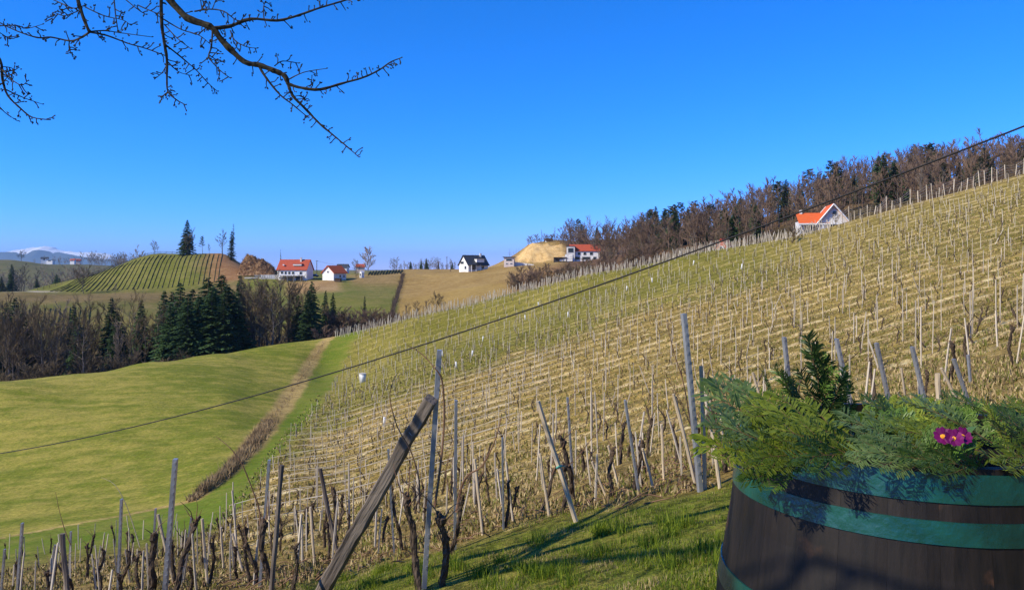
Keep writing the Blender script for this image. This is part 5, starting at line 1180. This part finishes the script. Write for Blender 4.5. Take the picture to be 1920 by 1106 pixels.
# ---- cut fir branches
def needle_mat(n, c1, c2): return leafy(n, c1, c2, 14, .22, .4, .15)
NM = {'y': needle_mat('yellow_green_fir_needles', (.13, .185, .018), (.31, .37, .045)), 'g': needle_mat('green_fir_needles', (.065, .135, .022), (.16, .26, .05)), 'b': needle_mat('blue_green_fir_needles', (.12, .205, .055), (.31, .41, .13)), 'd': needle_mat('dark_fir_needles', (.030, .065, .018), (.085, .14, .038))}
M_stem = noisy('fir_twig_bark', (.10, .055, .03), (.18, .11, .06), 20, .9, .1)
def fir_proto(seed, flat=True, ntw=12):
    r = random.Random(seed); st = MB(); V = []; Fq = []
    def needles(a, b, L, n, up):
        ax = (b-a).normalized(); side = ax.cross(up).normalized(); nn = side.cross(ax)
        for k in range(n):
            t = (k+r.random())/n; p = a.lerp(b, t); 
            phi = (r.choice((0, math.pi))+r.gauss(0, .3)) if flat else r.random()*6.28
            d = (side*math.cos(phi)+nn*(math.sin(phi)+.25)+ax*r.uniform(.5, .75)).normalized(); l = L*r.uniform(.75, 1.15)*(1-.35*t*t); w = ax.cross(d).normalized()
            w = (w*.35+d.cross(nn)*.9).normalized()*(.0115 if flat else .0075); i = len(V)
            V.extend([p-w*.6, p+w*.6, p+d*l*.65+w, p+d*l, p+d*l*.65-w]); Fq.append((i, i+1, i+2, i+3, i+4))
    up = Vector((0, 0, 1)); P = [Vector((0, 0, 0))]; 
    for i in range(8): t = (i+1)/8; P.append(Vector((t, r.gauss(0, .006), .10*math.sin(t*2.2)-.05*t)))
    st.tube(P, [.012*(1-.7*i/8) for i in range(9)], 5)
    for i in range(8): needles(P[i], P[i+1], .21 if flat else .15, 12 if flat else 22, up)
    for k in range(ntw):
        t = .10+.78*(k+.3*r.random())/ntw; f = t*8; i = int(f); q = P[i].lerp(P[i+1], f-i); s = 1 if k % 2 else -1; L = (.52*(1-t)+.16)*r.uniform(.85, 1.1)*(1 if flat else .8)
        an = (r.uniform(.7, .95) if flat else r.uniform(.4, .6))*s; d = Vector((math.cos(an), math.sin(an), r.uniform(-.08, .16) if flat else r.uniform(-.3, .6))).normalized(); e1 = q+d*L*.55; e2 = e1+(d+Vector((.3, 0, .05))).normalized()*L*.45
        st.tube([q, e1, e2], [.007, .005, .0025], 4); needles(q, e1, .19 if flat else .135, int((36 if flat else 70)*L)+5, up); needles(e1, e2, .175 if flat else .125, int((36 if flat else 70)*L)+6, up)
        if L > .9 and flat:
            for s2 in (-1, 1):
                a2 = an+s2*.7; d2 = Vector((math.cos(a2), math.sin(a2), .05)); q2 = q.lerp(e1, .7); needles(q2, q2+d2*L*.45, .10, int(34*L)+6, up)
    nb = MB(); nb.v = [tuple(v) for v in V]; nb.f = Fq; nb.m = [0]*len(Fq); return st, nb
FP = []
for i in range(5):
    st, nb = fir_proto(700+i, i < 4, 5+i % 2); FP.append((st.mesh('fir_stem', M_stem), {k: nb.mesh('fir_needles_'+k, NM[k]) for k in NM}))
def fir(bx, by, bd, tx, ty, td, mk, label, k=None, roll=0.0, fat=1.0):
    a = pix(bx, by, bd); t = pix(tx, ty, td); v = t-a; L = v.length; k = FR.randrange(4) if k is None else k
    X = v.normalized(); up = Vector((-.15, -.55, 1)).normalized(); Y = up.cross(X).normalized(); Z = X.cross(Y); M = Matrix((X, Y, Z)).transposed() @ Matrix.Rotation(roll, 3, 'X')
    o = empty('fir_branch', a, 0, label, 'branch', 'cut fir branches in the barrel'); o.rotation_euler = M.to_euler(); o.scale = (L, L*fat, L*fat)
    link(bpy.data.objects.new('stem', FP[k][0]), o); link(bpy.data.objects.new('needles', FP[k][1][mk]), o); return o
FIRS = [
 (1545, 830, 2.25, 1512, 632, 2.35, 'd', 'upright dark fir spray, tallest in the barrel', 4, .3, 1.0), (1550, 830, 2.3, 1530, 662, 2.3, 'g', 'green fir branch crossing the foot of the tallest spray', 4, 1.2, .95), (1520, 830, 2.2, 1450, 690, 2.25, 'g', 'fir branch pointing up-left beside the tallest spray', 4, .2, .9),
 (1560, 820, 2.35, 1580, 690, 2.4, 'g', 'dark green fir branch leaning right beside the tallest spray', 4, .6, .9), (1470, 840, 2.1, 1428, 700, 2.15, 'd', 'short dark fir tip standing left of the tallest spray', 3, 1.2, .45), (1490, 830, 2.1, 1475, 705, 2.2, 'd', 'short dark fir tip second left of the tallest spray', 3, 1.0, .5),
 (1520, 850, 2.05, 1312, 735, 2.1, 'b', 'pale blue-green fir branch reaching farthest left', 0, -.3, .75), (1500, 860, 2.0, 1318, 790, 2.0, 'b', 'blue-green fir branch below the farthest left one', 1, -.1, .7), (1520, 860, 1.98, 1306, 842, 1.98, 'y', 'yellow-green fir branch spreading left at rim height', 2, -.2, .72), (1500, 840, 2.1, 1340, 715, 2.2, 'b', 'blue-green fir branch rising left behind the others', 3, .2, .6),
 (1530, 865, 1.95, 1390, 905, 1.92, 'g', 'fir branch drooping over the left rim', 0, -.4, .55), (1520, 850, 1.95, 1400, 862, 1.9, 'y', 'yellow-green fir branch lying on the left rim', 1, -.5, .7), (1500, 868, 1.92, 1398, 885, 2.0, 'd', 'dark fir branch tucked under the drooping one', 2, -.3, .6), (1600, 830, 2.0, 1400, 760, 2.05, 'y', 'broad yellow-green fir branch in the left middle', 3, -.2, .62), (1620, 862, 1.9, 1440, 800, 1.92, 'y', 'yellow-green fir branch sweeping left above the hoop', 0, -.35, .62),
 (1640, 850, 1.95, 1480, 860, 1.84, 'g', 'light-edged fir branch lying on the front left rim', 1, -.5, .55), (1760, 840, 1.95, 1570, 790, 1.95, 'b', 'pale blue-green fir branch in the middle front', 2, -.3, .55), (1780, 870, 1.85, 1590, 845, 1.83, 'b', 'blue-green fir branch lying along the middle rim', 3, -.5, .5), (1700, 850, 2.1, 1640, 745, 2.1, 'b', 'blue-green fir tip rising in the middle', 0, .1, .6), (1850, 850, 1.95, 1660, 800, 1.95, 'y', 'yellow-green fir branch left of the purple flowers', 1, -.3, .5),
 (1860, 880, 1.85, 1690, 858, 1.8, 'g', 'green fir branch on the rim below the purple flowers', 2, -.5, .5), (1800, 820, 2.3, 1770, 735, 2.35, 'b', 'blurry pale blue-green fir tip behind the purple flowers', 3, .3, .6), (1900, 860, 2.0, 1840, 752, 2.1, 'y', 'upright yellow-green fir branch right of the purple flowers', 4, .3, .5), (1960, 850, 2.0, 1870, 770, 2.1, 'd', 'dark fir branch at the right edge of the photo', 0, .2, .7), (2000, 860, 1.9, 1850, 858, 1.82, 'y', 'bright yellow-green fir branch on the rim at the right edge', 1, -.5, .5),
 (1960, 870, 1.95, 1860, 800, 1.95, 'd', 'dark green fir branch under the right-edge branch', 2, -.1, .6), (1720, 860, 1.9, 1760, 800, 1.95, 'g', 'fir sprig directly left of the purple flowers', 3, -.2, .6), (1600, 868, 1.88, 1660, 800, 1.95, 'd', 'dark fir sprig in the shade behind the front rim', 0, 0, .6), (1850, 800, 2.4, 1930, 780, 2.5, 'd', 'dark fir mass at the back right of the barrel', 1, .1, .8), (1700, 800, 2.5, 1600, 790, 2.5, 'g', 'fir branch along the back rim of the barrel', 2, 0, .8), (1620, 790, 2.45, 1720, 765, 2.5, 'y', 'yellow-green fir branch along the back rim', 3, .2, .7), (1800, 830, 2.2, 1900, 800, 2.2, 'g', 'fir branch filling the back right of the barrel', 0, 0, .7), (1750, 830, 2.15, 1620, 770, 2.2, 'y', 'yellow-green fir branch filling the centre', 1, 0, .7), (1780, 815, 2.2, 1830, 760, 2.25, 'g', 'green fir tip behind the flowers at right', 2, .2, .6),
 (1650, 800, 2.6, 1500, 775, 2.6, 'g', 'green fir branch over the back left rim', 3, .3, .8), (1800, 805, 2.65, 1640, 760, 2.65, 'g', 'green fir branch over the middle of the back rim', 1, .3, .8), (1900, 800, 2.65, 1740, 765, 2.6, 'y', 'yellow-green fir branch over the back rim behind the flowers', 2, .3, .7), (1960, 800, 2.5, 1850, 770, 2.6, 'g', 'green fir branch over the back right rim', 0, .3, .8), (1760, 830, 2.15, 1612, 752, 2.2, 'g', 'green fir branch rising in the middle toward the steel posts', 0, .2, .7), (1860, 830, 2.15, 1690, 752, 2.2, 'b', 'blue-green fir branch rising in the middle right', 1, .2, .7), (1940, 830, 2.2, 1790, 748, 2.25, 'g', 'green fir branch rising behind the flowers', 2, .2, .7), (1990, 820, 2.2, 1880, 752, 2.25, 'y', 'yellow-green fir branch rising at the right edge', 3, .2, .7), (1680, 800, 2.3, 1780, 762, 2.35, 'y', 'yellow-green fir branch across the back centre', 0, .2, .7), (1640, 840, 2.0, 1700, 772, 2.05, 'g', 'green fir sprig standing in the middle of the barrel', 2, .3, .8), (1700, 850, 2.0, 1560, 820, 2.0, 'd', 'dark fir branch deep in the middle of the barrel', 3, 0, .7), (1850, 860, 2.0, 1750, 815, 2.05, 'd', 'dark fir branch deep behind the flowers', 0, 0, .7), (1590, 850, 2.1, 1480, 780, 2.15, 'd', 'dark fir branch deep at the left of the barrel', 1, 0, .7), (1500, 865, 2.05, 1370, 850, 2.15, 'd', 'dark fir branch in the shade under the left spread', 2, 0, .7)]
for a in FIRS: fir(*a[:6], a[6], a[7], a[8], a[9], a[10])
# ---- primrose with three purple blooms
M_petal = noisy('purple_petals', (.10, .0015, .062), (.18, .003, .105), 25, .6, .3); M_eye = noisy('orange_flower_eye', (.75, .28, .02), (.85, .42, .04), 60, .6, .2); M_leafp = noisy('primrose_leaf', (.06, .13, .012), (.13, .22, .03), 18, .6, .3, bump=.5, bscale=40, bdist=.004); M_stalk = noisy('pale_green_stalk', (.12, .18, .04), (.18, .24, .07), 10, .6, .2)
pr = empty('primrose', pix(1785, 848, 1.90), 0, 'primrose with three purple blooms and orange eyes among the fir branches', 'flower'); P0 = pr.location.copy()
for k, (px, py, d) in enumerate([(1768, 818, 1.80), (1788, 822, 1.79), (1804, 818, 1.80)]):
    c = pix(px, py, d)-P0; fwd = Vector((-.25+.15*k, -.8, .55)).normalized(); X = fwd.cross(Vector((0, 0, 1))).normalized(); Y = X.cross(fwd)
    m = MB(); m.tube([(0, 0, -.05), c*.5+Vector((0, .02, 0)), c], [.003, .003, .0025], 5); sk = m.build('stalk', M_stalk, pr)
    for q in range(5):
        an = q*1.2566+.3*k; m = MB(); u = X*math.cos(an)+Y*math.sin(an); v = fwd.cross(u); R_ = .019
        m.v = [tuple(c+u*R_*a+v*R_*b+fwd*(.25*a*a*R_+.002*(q % 2))) for a, b in ((.12, 0), (.45, -.42), (.85, -.58), (1.12, -.34), (1.0, 0), (1.12, .34), (.85, .58), (.45, .42))]
        m.f = [(0, 1, 2, 3, 4), (0, 4, 5, 6, 7)]; m.m = [0, 0]; m.build('petal', M_petal, sk)
    m = MB(); m.tube([c+fwd*.001, c+fwd*.004], [.0062, .004], 8); m.build('eye', M_eye, sk)
def leaf(o, base, tip, w, mat):
    b0, t0 = Vector(base), Vector(tip); v = t0-b0; s = v.cross(Vector((0, .3, 1))).normalized()*w; m = MB(); n = 7
    for i in range(n):
        t = i/(n-1); ww = math.sin(math.pi*min(1, .08+t*.92))**.8; c = b0+v*t+Vector((0, 0, .25*v.length*math.sin(math.pi*t)*.5))
        m.v += [tuple(c-s*ww+Vector((0, 0, .12*w))), tuple(c), tuple(c+s*ww+Vector((0, 0, .12*w)))]
    for i in range(n-1):
        for j in range(2): a = i*3+j; m.f.append((a, a+1, a+4, a+3))
    m.m = [0]*len(m.f); m.build('leaf', mat, o, True)
for px, py, d in [(1862, 838, 1.9), (1815, 862, 1.86), (1750, 860, 1.9), (1742, 812, 2.0), (1790, 870, 1.85), (1835, 800, 2.05)]: leaf(pr, (0, 0, -.02), pix(px, py, d)-P0, .016, M_leafp)
pl = empty('primrose', pix(1640, 800, 2.2), 0, 'leafy primrose without blooms near the back of the barrel', 'plant'); Q0 = pl.location.copy()
for px, py, d in [(1630, 758, 2.25), (1655, 770, 2.2), (1612, 775, 2.2), (1640, 765, 2.4)]: leaf(pl, (0, 0, -.02), pix(px, py, d)-Q0, .028, M_leafp)
# ------------------------------------------------------------------ overhead cable with its two poles
def cable_pt(t): a, b = Vector((6.0, 9.0, 1.675)), Vector((-13.33, 20.0, -4.79)); p = a.lerp(b, t); p.z -= .48*4*t*(1-t); return p
m = MB(); m.tube([cable_pt(t) for t in np.linspace(-1, 2, 90)], .0125, 6); o = m.build('overhead_cable', M_wire, None, True); tag(o, 'thick black overhead cable sagging across the whole view', 'cable')
for t, lab in ((-1, 'wooden pole carrying the overhead cable, out of view behind right'), (2, 'wooden pole carrying the overhead cable, out of view at left')):
    e = cable_pt(t); z0 = gz(e.x, e.y) if e.y > 0 else -1.5-.2*e.y+.28*e.x; o = empty('cable_pole', (e.x, e.y, z0), 0, lab, 'pole'); m = MB(); m.tube([(0, 0, -.5), (0, 0, max(4, e.z-z0+.25))], [.14, .10], 10); m.build('pole', M_oldwood, o)
    m = MB(); m.tube([(0, 0, e.z-z0), (0, -.12, e.z-z0)], .04, 6); m.build('hook', M_steel, o)
# ------------------------------------------------------------------ fruit tree whose boughs hang into the view
M_fbark = noisy('dark_fruit_tree_bark', (.020, .018, .014), (.075, .066, .045), 22, .9, .12, bump=.7, bscale=60, bdist=.008, lo=.35, hi=.72)
BD = 5.0; BRN = random.Random(91)
ft = empty('fruit_tree', (-5.4, 6.4, gz(-5.4, 6.4)), 0, 'leafless fruit tree reaching knobbly budding branches in from the upper left', 'tree'); FT0 = ft.location.copy()
def limb(name, P, rad, n=7, parent=None, jit=.10):
    m = MB(); m.tube([Vector(p)-FT0 for p in P], rad, n, jit=jit); return m.build(name, M_fbark, parent or ft)
def spline(P, k=4):
    Q = []
    for i in range(len(P)-1):
        a, b, c, d = P[max(i-1, 0)], P[i], P[i+1], P[min(i+2, len(P)-1)]
        for j in range(k): t = j/k; Q.append(.5*((2*b)+(c-a)*t+(2*a-5*b+4*c-d)*t*t+(3*b-a-3*c+d)*t**3))
    return Q+[P[-1]]
limb('trunk', spline([Vector(p) for p in ((-5.4, 6.4, gz(-5.4, 6.4)-.3), (-5.35, 6.35, -2.2), (-5.3, 6.2, -.8), (-5.15, 6.1, .3), (-5.0, 6.0, 1.1))]), [.17-.004*i for i in range(17)], 12)
limb('limb', spline([Vector(p) for p in ((-5.0, 6.0, .9), (-4.4, 5.6, 1.7), (-3.5, 5.2, 2.35), (-2.8, 5.0, 2.45), (-2.35, BD, 2.1), tuple(pix(296, -30, BD)))]), [.085-.0029*i for i in range(21)], 9)
limb('limb', spline([Vector(p) for p in ((-3.5, 5.2, 2.35), (-3.2, 5.05, 2.3), (-2.95, BD, 2.0), tuple(pix(142, -15, BD)))]), [.034-.001*i for i in range(13)], 7)
limb('limb', spline([Vector(p) for p in ((-5.0, 6.0, .5), (-4.6, 5.5, 1.0), (-4.0, 5.1, 1.25), (-3.6, BD, 1.3), tuple(pix(-30, 80, BD)))]), [.05-.002*i for i in range(17)], 7)
limb('limb', spline([Vector(p) for p in ((-5.15, 6.1, .3), (-5.3, 5.0, 1.6), (-4.6, 3.6, 2.5), (-3.4, 2.4, 2.9), (-2.2, 1.5, 2.8))]), [.075-.0032*i for i in range(17)], 8)
limb('limb', spline([Vector(p) for p in ((-4.6, 3.6, 2.5), (-3.6, 3.2, 3.0), (-2.4, 2.9, 3.1), (-1.2, 2.6, 2.9))]), [.045-.003*i for i in range(13)], 7)
limb('limb', spline([Vector(p) for p in ((-5.0, 6.0, 1.0), (-5.1, 6.6, 2.0), (-4.6, 7.4, 2.9), (-3.9, 7.9, 3.5))]), [.07-.004*i for i in range(13)], 8)
limb('limb', spline([Vector(p) for p in ((-3.4, 2.4, 2.9), (-3.3, 1.6, 2.3), (-2.8, .6, 1.75), (-2.2, .1, 1.4))]), [.05-.0025*i for i in range(13)], 7)
limb('limb', spline([Vector(p) for p in ((-5.0, 6.0, .9), (-5.4, 6.7, 1.9), (-5.6, 7.6, 2.6), (-5.8, 8.3, 3.0))]), [.075-.004*i for i in range(13)], 7)
limb('limb', spline([Vector(p) for p in ((-5.1, 6.0, .2), (-4.9, 6.6, .9), (-4.95, 7.0, 1.5), (-5.2, 7.3, 2.2))]), [.06-.003*i for i in range(13)], 7)
# smaller boughs of the part of the crown outside the picture
SEGS = [((-3.4, 2.4, 2.9), (-2.2, 1.5, 2.8)), ((-4.6, 3.6, 2.5), (-3.4, 2.4, 2.9)), ((-3.6, 3.2, 3.0), (-1.6, 2.7, 3.0)), ((-5.3, 5.0, 1.6), (-4.6, 3.6, 2.5)), ((-3.2, 1.4, 2.1), (-2.2, .1, 1.4)), ((-3.0, .9, 1.8), (-2.2, .1, 1.4)), ((-5.4, 6.7, 1.9), (-5.8, 8.3, 3.0)), ((-4.9, 6.6, .9), (-5.2, 7.3, 2.2)), ((-5.1, 6.6, 2.0), (-5.3, 7.4, 2.9))]
for k in range(130):
    a, b = SEGS[k % len(SEGS)]
    p = Vector(a).lerp(Vector(b), BRN.random()); d = Vector((BRN.gauss(0, .7), BRN.gauss(0, .7), BRN.gauss(.1, .5))).normalized(); L = BRN.uniform(.4, 1.2); P = [p]
    for s in range(4): d = (d+Vector((BRN.gauss(0, .3), BRN.gauss(0, .3), BRN.gauss(0, .2)))).normalized(); P.append(P[-1]+d*L/4)
    if all(q.y < .3 or abs(q.x)/max(q.y, .1) > .74 or q.z/max(q.y, .1) > .45 for q in P): limb('bough', P, [.022, .018, .014, .010, .005], 5)
V_ = [  # (points in the photo, start radius in photo pixels, end radius)
 ([(296, -30), (325, 8), (350, 33), (375, 43), (398, 53), (415, 75), (440, 101), (462, 118), (485, 122), (512, 132), (533, 142), (540, 158)], 7.0, 4.2),
 ([(540, 158), (565, 165), (600, 168), (640, 157), (680, 146), (712, 131), (732, 117), (752, 109)], 3.2, .9),
 ([(540, 158), (549, 180), (575, 207), (600, 233), (630, 258), (655, 279), (673, 295)], 3.0, .8),
 ([(485, 124), (500, 148), (525, 178), (548, 196), (578, 221)], 2.4, .8),
 ([(398, 53), (430, 50), (470, 36), (520, 39), (560, 29), (600, 15), (650, 0), (690, -15)], 3.4, 1.2),
 ([(365, 22), (392, 18), (420, 22), (445, 39), (470, 37)], 1.6, .8),
 ([(302, -30), (303, 40), (308, 80), (313, 112), (313, 150), (315, 172), (330, 187), (348, 197)], 3.4, .7),
 ([(310, 84), (340, 108), (368, 132), (390, 156), (408, 172)], 1.6, .6), ([(313, 115), (335, 135), (358, 142)], 1.3, .5), ([(315, 172), (308, 178), (300, 183)], 1.1, .5), ([(313, 122), (303, 138), (289, 149)], 1.2, .5),
 ([(142, -15), (155, 30), (168, 61)], 3.4, 2.6), ([(168, 61), (150, 72), (130, 77), (95, 70), (70, 71), (30, 58), (-10, 38)], 2.0, 1.2), ([(168, 61), (200, 67), (240, 82), (275, 92), (310, 105)], 1.9, .8), ([(168, 60), (195, 58), (225, 62), (285, 70)], 1.5, .6), ([(130, 77), (130, 94), (141, 107)], 1.1, .5),
 ([(212, -20), (217, 30), (222, 62)], 1.6, .9), ([(160, 14), (195, 30), (230, 38), (245, 48)], 1.2, .5), ([(145, 22), (120, 30), (100, 24), (98, 38)], 1.0, .5),
 ([(100, 0), (122, 10), (140, 16), (160, 10)], 1.2, .6), ([(230, -5), (258, 18), (274, 28)], 1.2, .6), ([(258, 10), (290, 24), (306, 28)], 1.1, .6),
 ([(306, 36), (340, 56), (372, 66), (395, 84)], 1.3, .6), ([(308, 46), (332, 72), (358, 92)], 1.2, .6), ([(399, 58), (396, 90), (392, 108), (412, 132), (432, 147)], 1.9, .6), ([(392, 104), (405, 112), (420, 116)], 1.1, .5), ([(432, 58), (440, 76), (462, 88), (482, 91)], 1.3, .6), ([(436, 62), (438, 82)], .9, .5),
 ([(375, 22), (382, 10), (378, -4)], 1.2, .7), ([(398, 18), (404, 2)], 1.0, .6), ([(495, 36), (494, 16), (497, 4)], 1.2, .7), ([(600, 16), (600, -2)], 1.0, .6),
 ([(-30, 80), (0, 112), (5, 150), (15, 180), (40, 205), (60, 220), (93, 225)], 3.0, .8), ([(4, 130), (20, 148), (40, 160), (52, 152)], 1.3, .5), ([(10, 168), (45, 184), (80, 196)], 1.4, .5), ([(-10, 190), (10, 212), (28, 224)], 1.2, .5), ([(2, 125), (22, 128), (24, 136)], .9, .5), ([(0, 160), (20, 140), (30, 142)], .9, .5),
 ([(-10, 50), (30, 48), (50, 54), (80, 46)], 1.2, .5), ([(0, 62), (12, 70), (18, 74)], 1.0, .5), ([(548, 182), (565, 180), (575, 190)], .9, .4), ([(540, 150), (570, 136), (612, 129)], 1.3, .6), ([(515, 124), (530, 115), (560, 119)], 1.2, .6), ([(585, 141), (584, 160)], .8, .5)]
tw_mesh = []
for pts, r0, r1 in V_:
    off = BRN.uniform(-.25, .25) if r0 < 3 else 0.0; n_ = len(pts)
    P = spline([pix(x, y, BD+off*min(1, i/2)) for i, (x, y) in enumerate(pts)], 4); n = len(P); k = BD/F
    rad = [(r0+(r1-r0)*i/(n-1))*k*BRN.uniform(.86, 1.16) for i in range(n)]
    b = limb('branch' if r0 > 2.2 else 'twig', P, rad, 7 if r0 > 2.2 else 5)
    # short fruiting spurs with round buds
    m = MB(); i = 2
    while i < n-1:
        if BRN.random() < (.85 if r0 < 5 else .4):
            t = (P[i+1]-P[i-1]).normalized(); s = Vector((BRN.gauss(0, 1), BRN.gauss(0, .5), BRN.gauss(0, 1))); s = (s-t*s.dot(t)).normalized(); L = BRN.uniform(5, 20)*k; q = P[i]; e = q+(s+t*BRN.uniform(0, .8)).normalized()*L
            q = q-FT0; e = e-FT0; mid = q.lerp(e, .5)+Vector((BRN.gauss(0, .004), 0, BRN.gauss(0, .004))); m.tube([q, mid, e], [1.2*k, .9*k, .75*k], 5)
            for j in range(BRN.choice([1, 2, 3, 3])):
                c = e+Vector((BRN.gauss(0, 2.0), BRN.gauss(0, 2), BRN.gauss(0, 2.0)))*k; dd = (c-q).normalized()*2.2*k; m.tube([c-dd, c-dd*.3, c+dd*.4, c+dd], [.5*k, 1.25*k, 1.1*k, .3*k], 5)
        i += 1
    c = P[-1]-FT0; m.tube([c, c+Vector((1.5*k, 0, .8*k)), c+Vector((3*k, 0, 1.0*k))], [1.1*k, 1.3*k, .3*k], 5)
    tag(m.build('fruit_spurs', M_fbark, b), kind='stuff')
# ------------------------------------------------------------------ haze
def build_haze():
    m = bpy.data.materials.new('air_haze'); m.use_nodes = True; nt = m.node_tree; nt.nodes.clear()
    v = nt.nodes.new('ShaderNodeVolumePrincipled'); v.inputs['Density'].default_value = 6.0e-5
    v.inputs['Color'].default_value = (.42, .68, 1.0, 1); v.inputs['Anisotropy'].default_value = .0
    o = nt.nodes.new('ShaderNodeOutputMaterial'); nt.links.new(v.outputs[0], o.inputs['Volume'])
    mb = MB(); mb.box((0, 0, 170), (46000, 46000, 620)); h = mb.build('haze', m); tag(h, kind='stuff', label='thin pale blue haze in the distance', cat='haze')
build_haze()
